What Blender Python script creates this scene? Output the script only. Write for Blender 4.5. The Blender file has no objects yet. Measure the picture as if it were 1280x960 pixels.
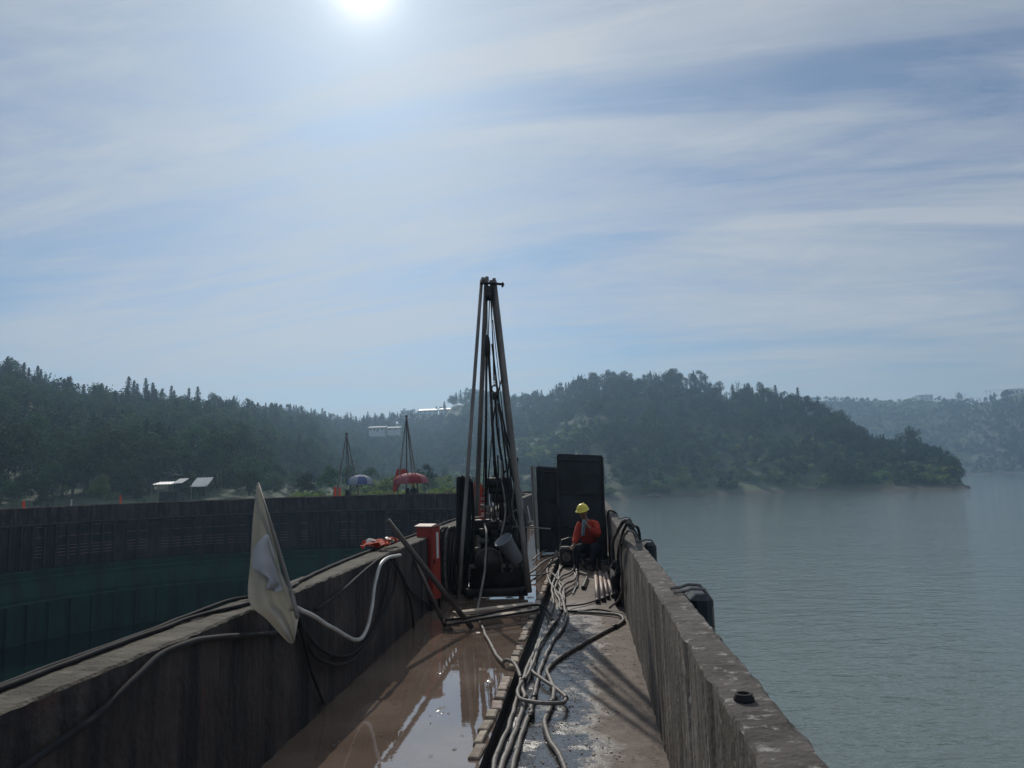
import bpy, bmesh, math, random
from mathutils import Vector, Matrix, noise
R = math.radians
rnd = random.Random(7)
SC = bpy.context.scene
COL = SC.collection

# ------------------------------------------------------------------ camera
FPX, ROLL, EZ = 960.0, R(1.8), 1.75
PITCH = math.atan(120.5*math.cos(ROLL)/FPX)
cd = bpy.data.cameras.new("camera"); cam = bpy.data.objects.new("camera", cd); COL.objects.link(cam)
cd.sensor_width = 36; cd.lens = 27.0; cd.clip_start = 0.05; cd.clip_end = 20000
fw = Vector((0, math.cos(PITCH), math.sin(PITCH))); up = Vector((0, -math.sin(PITCH), math.cos(PITCH))); rt = Vector((1, 0, 0))
cr, sr = math.cos(ROLL), math.sin(ROLL)
ru = rt*cr - up*sr; uu = rt*sr + up*cr
cam.matrix_world = Matrix(((ru.x, uu.x, -fw.x, 0), (ru.y, uu.y, -fw.y, 0), (ru.z, uu.z, -fw.z, EZ), (0, 0, 0, 1)))
SC.camera = cam

# ------------------------------------------------------------------ light
SUN_EL, SUN_AZ = R(34.6), R(-10.9)           # azimuth from +Y towards +X
sdir = Vector((math.sin(SUN_AZ)*math.cos(SUN_EL), math.cos(SUN_AZ)*math.cos(SUN_EL), math.sin(SUN_EL)))
sl = bpy.data.lights.new("sun", 'SUN'); sl.energy = 3.0; sl.angle = R(0.5); sl.color = (1, .93, .82)
so = bpy.data.objects.new("sun", sl); COL.objects.link(so); so.rotation_euler = sdir.to_track_quat('Z', 'Y').to_euler()
SKY_STRENGTH = 0.1
EXPOSURE = -0.35
HAZE_DENSITY = 0.0005
SC.view_settings.view_transform = 'Standard'; SC.view_settings.look = 'None'
SC.view_settings.exposure = EXPOSURE; SC.view_settings.gamma = 1
SC.cycles.max_bounces = 6; SC.cycles.volume_bounces = 1; SC.cycles.transparent_max_bounces = 6
SC.cycles.diffuse_bounces = 3; SC.cycles.glossy_bounces = 3
SC.cycles.caustics_reflective = False; SC.cycles.caustics_refractive = False
SC.cycles.sample_clamp_indirect = 4

W = bpy.data.worlds.new("World"); SC.world = W; W.use_nodes = True
def world_nodes():
    nt = W.node_tree; N = nt.nodes; L = nt.links; N.clear()
    def M(op, a, b=None, c=None):
        n = N.new('ShaderNodeMath'); n.operation = op
        for i, v in enumerate((a, b, c)):
            if v is None: continue
            if isinstance(v, (int, float)): n.inputs[i].default_value = v
            else: L.new(v, n.inputs[i])
        return n.outputs[0]
    out = N.new('ShaderNodeOutputWorld'); bg = N.new('ShaderNodeBackground'); L.new(bg.outputs[0], out.inputs[0])
    sky = N.new('ShaderNodeTexSky'); sky.sky_type = 'NISHITA'; sky.sun_disc = False
    sky.sun_elevation = SUN_EL; sky.sun_rotation = SUN_AZ; sky.air_density = 1.0; sky.dust_density = 0.6; sky.ozone_density = 1.5
    tc = N.new('ShaderNodeTexCoord'); sp = N.new('ShaderNodeSeparateXYZ'); L.new(tc.outputs['Generated'], sp.inputs[0])
    zz = M('MAXIMUM', M('ADD', sp.outputs[2], 0.14), 0.02)
    cx = M('DIVIDE', sp.outputs[0], zz); cy = M('DIVIDE', sp.outputs[1], zz)
    # thin cirrus: long soft streaks plus broad patches
    a = R(-12)
    u = M('ADD', M('MULTIPLY', cx, math.cos(a)), M('MULTIPLY', cy, math.sin(a)))
    v = M('SUBTRACT', M('MULTIPLY', cy, math.cos(a)), M('MULTIPLY', cx, math.sin(a)))
    def nz(su, sv, off, det, rough, dist=0.0):
        cb = N.new('ShaderNodeCombineXYZ'); L.new(M('MULTIPLY', u, su), cb.inputs[0]); L.new(M('MULTIPLY', v, sv), cb.inputs[1]); cb.inputs[2].default_value = off
        n = N.new('ShaderNodeTexNoise'); n.inputs['Scale'].default_value = 1; n.inputs['Detail'].default_value = det
        n.inputs['Roughness'].default_value = rough; n.inputs['Distortion'].default_value = dist
        L.new(cb.outputs[0], n.inputs['Vector']); return n.outputs[0]
    def ss(x, lo, hi):
        m = N.new('ShaderNodeMapRange'); m.interpolation_type = 'SMOOTHSTEP'; m.inputs[1].default_value = lo; m.inputs[2].default_value = hi
        L.new(x, m.inputs[0]); return m.outputs[0]
    m1 = ss(nz(0.5, 2.3, 3.1, 8, .60, 1.1), .36, .62)
    m2 = ss(nz(0.45, 0.8, 8.7, 6, .55, .9), .30, .58)
    m3 = ss(nz(1.9, 5.5, 1.7, 7, .65, 1.2), .45, .72)
    mask = M('MINIMUM', M('ADD', M('ADD', M('MULTIPLY', m1, .45), M('MULTIPLY', m2, .44)), M('MULTIPLY', m3, .18)), 1.0)
    # angle to the sun
    dt = N.new('ShaderNodeVectorMath'); dt.operation = 'DOT_PRODUCT'; L.new(tc.outputs['Generated'], dt.inputs[0]); dt.inputs[1].default_value = sdir
    ang = M('ARCCOSINE', M('MINIMUM', dt.outputs['Value'], 0.999999))
    g1 = M('MULTIPLY', M('EXPONENT', M('MULTIPLY', ang, -1/R(10))), 2.5)
    g2 = M('MULTIPLY', M('EXPONENT', M('MULTIPLY', ang, -1/R(1.0))), 26.0)
    glow = M('ADD', g1, g2)
    # cloud radiance: grey-blue veil, brighter towards the sun
    def colr(c, f):
        n = N.new('ShaderNodeVectorMath'); n.operation = 'SCALE'; n.inputs[0].default_value = c
        if isinstance(f, (int, float)): n.inputs['Scale'].default_value = f
        else: L.new(f, n.inputs['Scale'])
        return n.outputs[0]
    def vadd(a, b):
        n = N.new('ShaderNodeVectorMath'); n.operation = 'ADD'; L.new(a, n.inputs[0]); L.new(b, n.inputs[1]); return n.outputs[0]
    dim = N.new('ShaderNodeVectorMath'); dim.operation = 'MULTIPLY'; L.new(sky.outputs[0], dim.inputs[0]); dim.inputs[1].default_value = (.43, .60, .76)
    cloud = vadd(colr((5.8, 6.2, 6.8), 1.0), colr((6.0, 5.9, 5.6), M('MULTIPLY', glow, .08)))
    mx = N.new('ShaderNodeMix'); mx.data_type = 'VECTOR'; L.new(mask, mx.inputs[0]); L.new(dim.outputs[0], mx.inputs[4]); L.new(cloud, mx.inputs[5])
    full = vadd(mx.outputs[1], colr((1.0, .97, .90), glow))
    # low band just above the horizon fades to pale grey
    hz = ss(sp.outputs[2], .22, .0)
    mx2 = N.new('ShaderNodeMix'); mx2.data_type = 'VECTOR'; L.new(M('MULTIPLY', hz, .68), mx2.inputs[0]); L.new(full, mx2.inputs[4]); mx2.inputs[5].default_value = (4.15, 5.0, 5.2)
    L.new(mx2.outputs[1], bg.inputs[0]); bg.inputs[1].default_value = SKY_STRENGTH
world_nodes()

# ------------------------------------------------------------------ points from the picture's geometry
def ray(px, py):
    u = px-640.0; v = 480.0-py
    a = u*cr + v*sr; b = -u*sr + v*cr
    return Vector((a, FPX*math.cos(PITCH)-b*math.sin(PITCH), FPX*math.sin(PITCH)+b*math.cos(PITCH)))
def G(px, py, z=0.0):
    d = ray(px, py); t = (z-EZ)/d.z; return Vector((d.x*t, d.y*t, z))
def V(px, py, Y):
    d = ray(px, py); t = Y/d.y; return Vector((d.x*t, Y, EZ+d.z*t))
LA, LB = -2.03, .072          # inner face of the downstream parapet: x = LA + LB*y
RA, RB = .42, .093            # inner face of the upstream parapet
def project(x, y, z):
    z -= EZ; f = y*math.cos(PITCH)+z*math.sin(PITCH); b = (-y*math.sin(PITCH)+z*math.cos(PITCH))*FPX/f; a = x*FPX/f
    return (640+a*cr-b*sr, 480-a*sr-b*cr)
CLEAR = [(461, 480, 534, 539, 470), (484, 498, 534, 538, 474), (523, 546, 512, 518, 660), (549, 576, 511, 517, 660), (501, 513, 513, 518, 660), (1150, 1166, 493, 499, 1145), (1100, 1117, 500, 503, 1100), (1262, 1280, 486, 492, 1030), (748, 757, 571, 575, 330)]
def onwall(px, py, A, B, off=0.0):
    d = ray(px, py); t = (A+off)/(d.x-B*d.y); return Vector((d.x*t, d.y*t, EZ+d.z*t))
def LW(px, py, off=.03): return onwall(px, py, LA, LB, off)
def RW(px, py, off=-.03): return onwall(px, py, RA, RB, off)

# ------------------------------------------------------------------ helpers
def tag(o, label=None, cat=None, group=None, kind=None):
    if label: o['label'] = label
    if cat: o['category'] = cat
    if group: o['group'] = group
    if kind: o['kind'] = kind
    return o
def empty(name, loc=(0, 0, 0), rz=0.0, **k):
    o = bpy.data.objects.new(name, None); COL.objects.link(o); o.location = loc; o.rotation_euler = (0, 0, rz); o.empty_display_size = .2
    return tag(o, **k)
def copy_tree(o, parent=None):
    c = o.copy(); COL.objects.link(c); c.parent = parent
    for ch in [x for x in o.children]: copy_tree(ch, c)
    return c
class MB:
    def __init__(s): s.v = []; s.f = []; s.mi = []; s.cur = 0
    def add(s, vs, fs):
        b = len(s.v); s.v += [tuple(p) for p in vs]
        for f in fs: s.f.append(tuple(i+b for i in f)); s.mi.append(s.cur)
        return s
    def box(s, c, d, rot=None, bev=0.0):
        hx, hy, hz = d[0]/2, d[1]/2, d[2]/2; c = Vector(c)
        if bev <= 0:
            vs = [Vector((x, y, z)) for x in (-hx, hx) for y in (-hy, hy) for z in (-hz, hz)]
            fs = [(0, 1, 3, 2), (4, 6, 7, 5), (0, 4, 5, 1), (2, 3, 7, 6), (0, 2, 6, 4), (1, 5, 7, 3)]
        else:
            bm = bmesh.new(); bmesh.ops.create_cube(bm, size=1)
            for v in bm.verts: v.co = Vector((v.co.x*2*hx, v.co.y*2*hy, v.co.z*2*hz))
            bmesh.ops.bevel(bm, geom=bm.edges[:], offset=min(bev, hx*.9, hy*.9, hz*.9), segments=1, affect='EDGES')
            bm.verts.index_update(); vs = [v.co.copy() for v in bm.verts]; fs = [tuple(v.index for v in f.verts) for f in bm.faces]; bm.free()
        if rot is not None: vs = [rot @ v for v in vs]
        return s.add([v+c for v in vs], fs)
    def tube(s, pts, r, n=8, cap=True):
        pts = [Vector(p) for p in pts]; m = len(pts); rings = []
        rr = r if isinstance(r, (list, tuple)) else [r]*m
        t0 = (pts[1]-pts[0]).normalized(); a = t0.orthogonal().normalized(); vs = []
        for i, p in enumerate(pts):
            t = (pts[min(i+1, m-1)]-pts[max(i-1, 0)])
            t = t.normalized() if t.length > 1e-9 else t0
            a = (a - t*a.dot(t)); a = a.normalized() if a.length > 1e-6 else t.orthogonal().normalized()
            b = t.cross(a)
            for k in range(n):
                th = 2*math.pi*k/n; vs.append(p+(a*math.cos(th)+b*math.sin(th))*rr[i])
        fs = [(i*n+k, i*n+(k+1) % n, (i+1)*n+(k+1) % n, (i+1)*n+k) for i in range(m-1) for k in range(n)]
        if cap: fs.append(tuple(range(n))[::-1]); fs.append(tuple((m-1)*n+k for k in range(n)))
        return s.add(vs, fs)
    def cyl(s, a, b, r, n=12): return s.tube([a, b], r, n)
    def lathe(s, prof, c=(0, 0, 0), n=16, rot=None):
        vs = []; c = Vector(c)
        for (r, z) in prof:
            for k in range(n):
                p = Vector((r*math.cos(2*math.pi*k/n), r*math.sin(2*math.pi*k/n), z)); vs.append((rot @ p if rot is not None else p)+c)
        m = len(prof); fs = [(i*n+k, i*n+(k+1) % n, (i+1)*n+(k+1) % n, (i+1)*n+k) for i in range(m-1) for k in range(n)]
        return s.add(vs, fs)
    def build(s, name, mat, parent=None, smooth=False, **k):
        me = bpy.data.meshes.new(name); me.from_pydata(s.v, [], s.f)
        for m in (mat if isinstance(mat, (list, tuple)) else [mat]): me.materials.append(m)
        if max(s.mi, default=0) > 0: me.polygons.foreach_set('material_index', s.mi)
        if smooth: me.polygons.foreach_set('use_smooth', [True]*len(me.polygons))
        me.update(); o = bpy.data.objects.new(name, me); COL.objects.link(o)
        if parent is not None: o.parent = parent
        return tag(o, **k)
def spline(ps, n=8):
    ps = [Vector(p) for p in ps]; q = [ps[0]*2-ps[1]]+ps+[ps[-1]*2-ps[-2]]; out = []
    for i in range(1, len(q)-2):
        p0, p1, p2, p3 = q[i-1:i+3]
        for k in range(n):
            t = k/n; out.append(.5*((2*p1)+(p2-p0)*t+(2*p0-5*p1+4*p2-p3)*t*t+(3*p1-p0-3*p2+p3)*t*t*t))
    out.append(ps[-1]); return out
def rotz(a): return Matrix.Rotation(a, 3, 'Z')

# ------------------------------------------------------------------ materials
MATS = {}
def mat(name, c1, c2=None, rough=.7, rough2=None, metal=0.0, scale=4.0, stretch=(1, 1, 1), bump=.3, bscale=None, detail=6, ior=1.45,
        spots=None, lo=.35, hi=.65, rnd_v=0.0, transl=None, coord='Object', bdist=.01, streak=None):
    if name in MATS: return MATS[name]
    m = bpy.data.materials.new(name); m.use_nodes = True; nt = m.node_tree; N = nt.nodes; L = nt.links
    b = N['Principled BSDF']; out = N['Material Output']
    tc = N.new('ShaderNodeTexCoord'); mp = N.new('ShaderNodeMapping'); mp.inputs['Scale'].default_value = stretch
    if coord == 'World':
        g = N.new('ShaderNodeNewGeometry'); L.new(g.outputs['Position'], mp.inputs[0])
    else: L.new(tc.outputs['Object'], mp.inputs[0])
    n1 = N.new('ShaderNodeTexNoise'); n1.inputs['Scale'].default_value = scale; n1.inputs['Detail'].default_value = detail; n1.inputs['Roughness'].default_value = .62
    L.new(mp.outputs[0], n1.inputs['Vector'])
    mr = N.new('ShaderNodeMapRange'); mr.inputs[1].default_value = lo; mr.inputs[2].default_value = hi; L.new(n1.outputs[0], mr.inputs[0])
    mx = N.new('ShaderNodeMix'); mx.data_type = 'RGBA'; L.new(mr.outputs[0], mx.inputs[0])
    mx.inputs[6].default_value = (*c1, 1); mx.inputs[7].default_value = (*(c2 or c1), 1); col = mx.outputs[2]
    if spots:   # (colour, scale, lo, hi)
        ns = N.new('ShaderNodeTexNoise'); ns.inputs['Scale'].default_value = spots[1]; ns.inputs['Detail'].default_value = 8; ns.inputs['Roughness'].default_value = .7
        L.new(mp.outputs[0], ns.inputs['Vector'])
        ms = N.new('ShaderNodeMapRange'); ms.inputs[1].default_value = spots[2]; ms.inputs[2].default_value = spots[3]; L.new(ns.outputs[0], ms.inputs[0])
        m2 = N.new('ShaderNodeMix'); m2.data_type = 'RGBA'; L.new(ms.outputs[0], m2.inputs[0]); L.new(col, m2.inputs[6]); m2.inputs[7].default_value = (*spots[0], 1); col = m2.outputs[2]
    if streak:  # vertical run-off stains: (colour, horizontal scale, lo, hi)
        mp2 = N.new('ShaderNodeMapping'); mp2.inputs['Scale'].default_value = (1, 1, .12); L.new(mp.inputs[0].links[0].from_socket, mp2.inputs[0])
        ns = N.new('ShaderNodeTexNoise'); ns.inputs['Scale'].default_value = streak[1]; ns.inputs['Detail'].default_value = 7; ns.inputs['Roughness'].default_value = .65
        L.new(mp2.outputs[0], ns.inputs['Vector'])
        ms = N.new('ShaderNodeMapRange'); ms.inputs[1].default_value = streak[2]; ms.inputs[2].default_value = streak[3]; L.new(ns.outputs[0], ms.inputs[0])
        m2 = N.new('ShaderNodeMix'); m2.data_type = 'RGBA'; L.new(ms.outputs[0], m2.inputs[0]); L.new(col, m2.inputs[6]); m2.inputs[7].default_value = (*streak[0], 1); col = m2.outputs[2]
    if rnd_v:
        oi = N.new('ShaderNodeObjectInfo'); hs = N.new('ShaderNodeHueSaturation')
        r1 = N.new('ShaderNodeMapRange'); r1.inputs[3].default_value = 1-rnd_v; r1.inputs[4].default_value = 1+rnd_v; L.new(oi.outputs['Random'], r1.inputs[0]); L.new(r1.outputs[0], hs.inputs['Value'])
        r2 = N.new('ShaderNodeMapRange'); r2.inputs[3].default_value = .5+.04*min(1, rnd_v*2); r2.inputs[4].default_value = .5-.04*min(1, rnd_v*2)
        ml = N.new('ShaderNodeMath'); ml.operation = 'FRACT'; m7 = N.new('ShaderNodeMath'); m7.operation = 'MULTIPLY'; m7.inputs[1].default_value = 17.3
        L.new(oi.outputs['Random'], m7.inputs[0]); L.new(m7.outputs[0], ml.inputs[0]); L.new(ml.outputs[0], r2.inputs[0]); L.new(r2.outputs[0], hs.inputs['Hue'])
        L.new(col, hs.inputs['Color']); col = hs.outputs[0]
    L.new(col, b.inputs['Base Color'])
    if 'foliage' in name: b.inputs['Specular IOR Level'].default_value = .15
    if rough2 is not None:
        rr = N.new('ShaderNodeMapRange'); rr.inputs[1].default_value = lo; rr.inputs[2].default_value = hi; rr.inputs[3].default_value = rough; rr.inputs[4].default_value = rough2
        L.new(n1.outputs[0], rr.inputs[0]); L.new(rr.outputs[0], b.inputs['Roughness'])
    else: b.inputs['Roughness'].default_value = rough
    b.inputs['Metallic'].default_value = metal; b.inputs['IOR'].default_value = ior
    if bump:
        n2 = N.new('ShaderNodeTexNoise'); n2.inputs['Scale'].default_value = bscale or scale*6; n2.inputs['Detail'].default_value = 6; L.new(mp.outputs[0], n2.inputs['Vector'])
        bp = N.new('ShaderNodeBump'); bp.inputs['Strength'].default_value = bump; bp.inputs['Distance'].default_value = bdist; L.new(n2.outputs[0], bp.inputs['Height']); L.new(bp.outputs[0], b.inputs['Normal'])
    if transl:
        t = N.new('ShaderNodeBsdfTranslucent'); ms = N.new('ShaderNodeMixShader'); ms.inputs[0].default_value = transl
        L.new(col, t.inputs[0]); L.new(b.outputs[0], ms.inputs[1]); L.new(t.outputs[0], ms.inputs[2]); L.new(ms.outputs[0], out.inputs[0])
    MATS[name] = m; return m

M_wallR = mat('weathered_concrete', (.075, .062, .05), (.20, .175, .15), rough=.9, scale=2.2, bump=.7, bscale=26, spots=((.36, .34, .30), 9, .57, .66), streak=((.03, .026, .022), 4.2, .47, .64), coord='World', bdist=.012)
M_capR = mat('lichen_concrete', (.045, .038, .033), (.12, .105, .095), rough=.9, scale=3.5, bump=1.0, bscale=30, spots=((.34, .32, .29), 11, .55, .64), coord='World', bdist=.012)
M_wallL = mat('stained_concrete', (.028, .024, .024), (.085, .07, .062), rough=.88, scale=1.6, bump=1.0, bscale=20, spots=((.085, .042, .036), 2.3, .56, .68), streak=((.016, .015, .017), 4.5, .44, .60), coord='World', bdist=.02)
M_capL = mat('dusty_concrete', (.05, .043, .032), (.115, .10, .075), rough=.9, scale=4, bump=1.0, bscale=34, bdist=.012, spots=((.17, .155, .125), 7, .55, .68), coord='World')
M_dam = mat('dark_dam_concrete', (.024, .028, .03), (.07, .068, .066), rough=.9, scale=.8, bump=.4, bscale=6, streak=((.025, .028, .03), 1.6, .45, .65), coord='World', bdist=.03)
M_rust = mat('rust_stained_bar', (.16, .09, .075), (.28, .20, .17), rough=.8, scale=2, bump=.2, coord='World')
M_moss = mat('mossy_concrete', (.004, .038, .028), (.008, .06, .045), rough=.75, scale=.7, bump=.4, bscale=5, streak=((.008, .025, .024), 1.3, .45, .65), coord='World', bdist=.04)
M_brick = mat('pale_block', (.24, .19, .145), (.46, .39, .32), rough=.85, scale=12, bump=.6, bscale=60, rnd_v=.25)
M_hose = mat('dusty_grey_hose', (.13, .12, .11), (.24, .22, .20), rough=.6, scale=9, bump=.15, rnd_v=.15, spots=((.06, .05, .045), 16, .52, .66))
M_black = mat('black_rubber', (.009, .009, .011), (.022, .022, .024), rough=.85, scale=8, bump=.1)
M_pale = mat('pale_plastic_hose', (.45, .45, .42), (.6, .6, .56), rough=.4, scale=8, bump=.05)
M_iron = mat('dark_oily_steel', (.018, .017, .018), (.05, .045, .042), rough=.35, rough2=.6, metal=.5, scale=6, bump=.25, bscale=30)
M_pipe = mat('rusty_steel_pipe', (.13, .12, .11), (.26, .23, .21), rough=.55, metal=.3, scale=5, bump=.2, bscale=40, stretch=(1, 1, .3))
M_chrome = mat('bright_steel', (.5, .5, .5), (.65, .62, .6), rough=.18, metal=1, scale=5, bump=.02)
M_bucket = mat('grey_plastic', (.20, .22, .24), (.27, .29, .31), rough=.5, scale=5, bump=.05)
M_wood = mat('muddy_timber', (.30, .24, .18), (.58, .50, .40), rough=.85, scale=5, stretch=(.25, 3, 3), bump=.5, bscale=14)
M_red = mat('red_painted_steel', (.27, .032, .024), (.36, .05, .035), rough=.45, scale=4, bump=.1, spots=((.14, .05, .03), 9, .62, .72))
M_roof = mat('pale_sheet', (.62, .55, .48), (.7, .64, .58), rough=.5, scale=4, bump=.1)
M_white = mat('dirty_white_paint', (.6, .6, .58), (.75, .75, .73), rough=.6, scale=5, bump=.1)
M_tarp = mat('black_tarpaulin', (.012, .014, .018), (.022, .026, .032), rough=.55, scale=2.5, bump=.6, bscale=5, bdist=.05)
M_tarp2 = mat('grey_net_sheet', (.10, .12, .13), (.14, .16, .17), rough=.8, scale=3, bump=.4, bscale=12, transl=.4)
M_cloth = mat('dusty_canvas', (.46, .45, .40), (.58, .56, .50), rough=.9, scale=3, bump=.4, bscale=30, transl=.45)
M_patch = mat('white_canvas_patch', (.72, .73, .76), (.80, .80, .82), rough=.9, scale=5, bump=.3, transl=.4)
M_jacket = mat('orange_red_workwear', (.36, .03, .018), (.48, .05, .024), rough=.85, scale=6, bump=.4, bscale=18, bdist=.02)
M_trouser = mat('dark_navy_cloth', (.012, .014, .025), (.03, .03, .045), rough=.9, scale=6, bump=.3)
M_skin = mat('tanned_skin', (.22, .12, .075), (.28, .16, .10), rough=.55, scale=10, bump=.05)
M_helm = mat('yellow_plastic', (.75, .60, .06), (.82, .68, .10), rough=.35, scale=5, bump=.02)
M_greycloth = mat('blue_grey_cloth', (.16, .22, .26), (.24, .31, .35), rough=.9, scale=7, bump=.3)
M_hair = mat('black_hair', (.01, .009, .008), (.02, .017, .015), rough=.6, scale=20, bump=.3)
M_orange = mat('orange_red_fabric', (.42, .05, .03), (.55, .09, .05), rough=.8, scale=3, bump=.2, transl=.25)
M_redfab = mat('crimson_umbrella_fabric', (.30, .02, .035), (.40, .035, .05), rough=.7, scale=3, bump=.1, transl=.35)
M_bluefab = mat('blue_umbrella_fabric', (.12, .18, .38), (.18, .25, .45), rough=.7, scale=3, bump=.1, transl=.4)
M_navybox = mat('dark_blue_plastic', (.008, .016, .024), (.015, .026, .034), rough=.4, scale=3, bump=.1)
M_core = mat('muddy_drill_rod', (.30, .21, .17), (.48, .38, .32), rough=.5, scale=8, bump=.2, rnd_v=.15)
M_trunk = mat('tree_bark', (.05, .038, .028), (.09, .07, .05), rough=.9, scale=3, bump=.4)
M_leaf1 = mat('broadleaf_foliage', (.02, .045, .014), (.05, .09, .025), rough=.85, scale=.5, bump=0, rnd_v=.6, transl=.35)
M_leaf2 = mat('conifer_foliage', (.014, .034, .016), (.03, .06, .024), rough=.65, scale=.5, bump=0, rnd_v=.3, transl=.15)
M_leaf3 = mat('light_shrub_foliage', (.10, .155, .035), (.18, .24, .06), rough=.8, scale=.6, bump=0, rnd_v=.4, transl=.5)
M_plaster = mat('pale_plaster', (.5, .52, .52), (.6, .61, .6), rough=.8, scale=1, bump=.1)
M_dgrey = mat('dark_window_glass', (.03, .035, .04), rough=.2, bump=0)
M_bluepan = mat('pale_blue_umbrella_panel', (.40, .45, .55), (.5, .55, .62), rough=.7, bump=.1, transl=.4)
M_redpan = mat('faded_pink_umbrella_panel', (.42, .12, .14), (.5, .18, .2), rough=.7, bump=.1, transl=.35)
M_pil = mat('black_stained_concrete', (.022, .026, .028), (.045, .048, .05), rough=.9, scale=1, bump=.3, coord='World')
M_tile = mat('grey_roof_sheet', (.42, .44, .45), (.5, .52, .52), rough=.5, scale=.5, bump=.1)

# deck: muddy water film on the downstream strip
def deck_wet():
    m = bpy.data.materials.new('muddy_puddle'); m.use_nodes = True; N = m.node_tree.nodes; L = m.node_tree.links; b = N['Principled BSDF']
    g = N.new('ShaderNodeNewGeometry')
    def nz(s, d, st=(1, 1, 1)):
        mp = N.new('ShaderNodeMapping'); mp.inputs['Scale'].default_value = st; L.new(g.outputs['Position'], mp.inputs[0])
        n = N.new('ShaderNodeTexNoise'); n.inputs['Scale'].default_value = s; n.inputs['Detail'].default_value = d; n.inputs['Roughness'].default_value = .6; L.new(mp.outputs[0], n.inputs['Vector']); return n.outputs[0]
    def mr(x, a, b_, c=0, d=1):
        n = N.new('ShaderNodeMapRange'); n.inputs[1].default_value = a; n.inputs[2].default_value = b_; n.inputs[3].default_value = c; n.inputs[4].default_value = d; L.new(x, n.inputs[0]); return n.outputs[0]
    mx = N.new('ShaderNodeMix'); mx.data_type = 'RGBA'; L.new(mr(nz(1.3, 7), .35, .65), mx.inputs[0]); mx.inputs[6].default_value = (.15, .105, .08, 1); mx.inputs[7].default_value = (.24, .18, .14, 1)
    L.new(mx.outputs[2], b.inputs['Base Color'])
    L.new(mr(nz(2.4, 8, (1, .55, 1)), .64, .72, .03, .4), b.inputs['Roughness']); b.inputs['IOR'].default_value = 2.8
    bp = N.new('ShaderNodeBump'); bp.inputs['Strength'].default_value = .10; bp.inputs['Distance'].default_value = .006; L.new(nz(5, 3), bp.inputs['Height'])
    bp2 = N.new('ShaderNodeBump'); bp2.inputs['Strength'].default_value = .9; bp2.inputs['Distance'].default_value = .01
    mm = N.new('ShaderNodeMath'); mm.operation = 'MULTIPLY'; L.new(mr(nz(2.4, 8, (1, .55, 1)), .64, .72), mm.inputs[0]); L.new(nz(40, 4), mm.inputs[1])
    L.new(mm.outputs[0], bp2.inputs['Height']); L.new(bp.outputs[0], bp2.inputs['Normal']); L.new(bp2.outputs[0], b.inputs['Normal']); return m
def deck_right():
    m = bpy.data.materials.new('wet_gritty_concrete'); m.use_nodes = True; N = m.node_tree.nodes; L = m.node_tree.links; b = N['Principled BSDF']
    g = N.new('ShaderNodeNewGeometry'); sp = N.new('ShaderNodeSeparateXYZ'); L.new(g.outputs['Position'], sp.inputs[0])
    def M(op, a, b_=None):
        n = N.new('ShaderNodeMath'); n.operation = op
        for i, v in enumerate((a, b_)):
            if v is None: continue
            if isinstance(v, (int, float)): n.inputs[i].default_value = v
            else: L.new(v, n.inputs[i])
        return n.outputs[0]
    def nz(s, d, r=.6):
        n = N.new('ShaderNodeTexNoise'); n.inputs['Scale'].default_value = s; n.inputs['Detail'].default_value = d; n.inputs['Roughness'].default_value = r; L.new(g.outputs['Position'], n.inputs['Vector']); return n.outputs[0]
    def mr(x, a, b_, c=0, d=1):
        n = N.new('ShaderNodeMapRange'); n.inputs[1].default_value = a; n.inputs[2].default_value = b_; n.inputs[3].default_value = c; n.inputs[4].default_value = d; L.new(x, n.inputs[0]); return n.outputs[0]
    # distance from the upstream parapet's foot (the dry, dirty verge) drives wetness
    dd = M('SUBTRACT', M('ADD', M('MULTIPLY', sp.outputs[1], RB), RA), sp.outputs[0])
    wet = mr(M('ADD', dd, M('MULTIPLY', M('SUBTRACT', nz(2.2, 6), .5), .9)), .30, .52)
    near = mr(sp.outputs[1], 11.5, 9.0)
    wet = M('MULTIPLY', wet, near)
    pud = M('MULTIPLY', wet, mr(nz(3.1, 7, .65), .40, .56))
    grit = nz(70, 5, .7)
    dry = N.new('ShaderNodeMix'); dry.data_type = 'RGBA'; L.new(mr(nz(5, 8, .7), .35, .65), dry.inputs[0]); dry.inputs[6].default_value = (.075, .052, .038, 1); dry.inputs[7].default_value = (.19, .145, .115, 1)
    wc = N.new('ShaderNodeMix'); wc.data_type = 'RGBA'; L.new(mr(grit, .45, .62), wc.inputs[0]); wc.inputs[6].default_value = (.05, .045, .042, 1); wc.inputs[7].default_value = (.12, .11, .105, 1)
    mx = N.new('ShaderNodeMix'); mx.data_type = 'RGBA'; L.new(wet, mx.inputs[0]); L.new(dry.outputs[2], mx.inputs[6]); L.new(wc.outputs[2], mx.inputs[7])
    L.new(mx.outputs[2], b.inputs['Base Color'])
    rough = M('SUBTRACT', .80, M('ADD', M('MULTIPLY', wet, .50), M('MULTIPLY', pud, .24))); L.new(rough, b.inputs['Roughness']); b.inputs['IOR'].default_value = 1.6
    bp = N.new('ShaderNodeBump'); bp.inputs['Distance'].default_value = .012; L.new(M('MULTIPLY', M('SUBTRACT', 1.06, pud), .28), bp.inputs['Strength']); L.new(grit, bp.inputs['Height'])
    bp2 = N.new('ShaderNodeBump'); bp2.inputs['Distance'].default_value = .03; bp2.inputs['Strength'].default_value = .3; L.new(nz(9, 5), bp2.inputs['Height']); L.new(bp.outputs[0], bp2.inputs['Normal'])
    L.new(bp2.outputs[0], b.inputs['Normal']); return m
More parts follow.
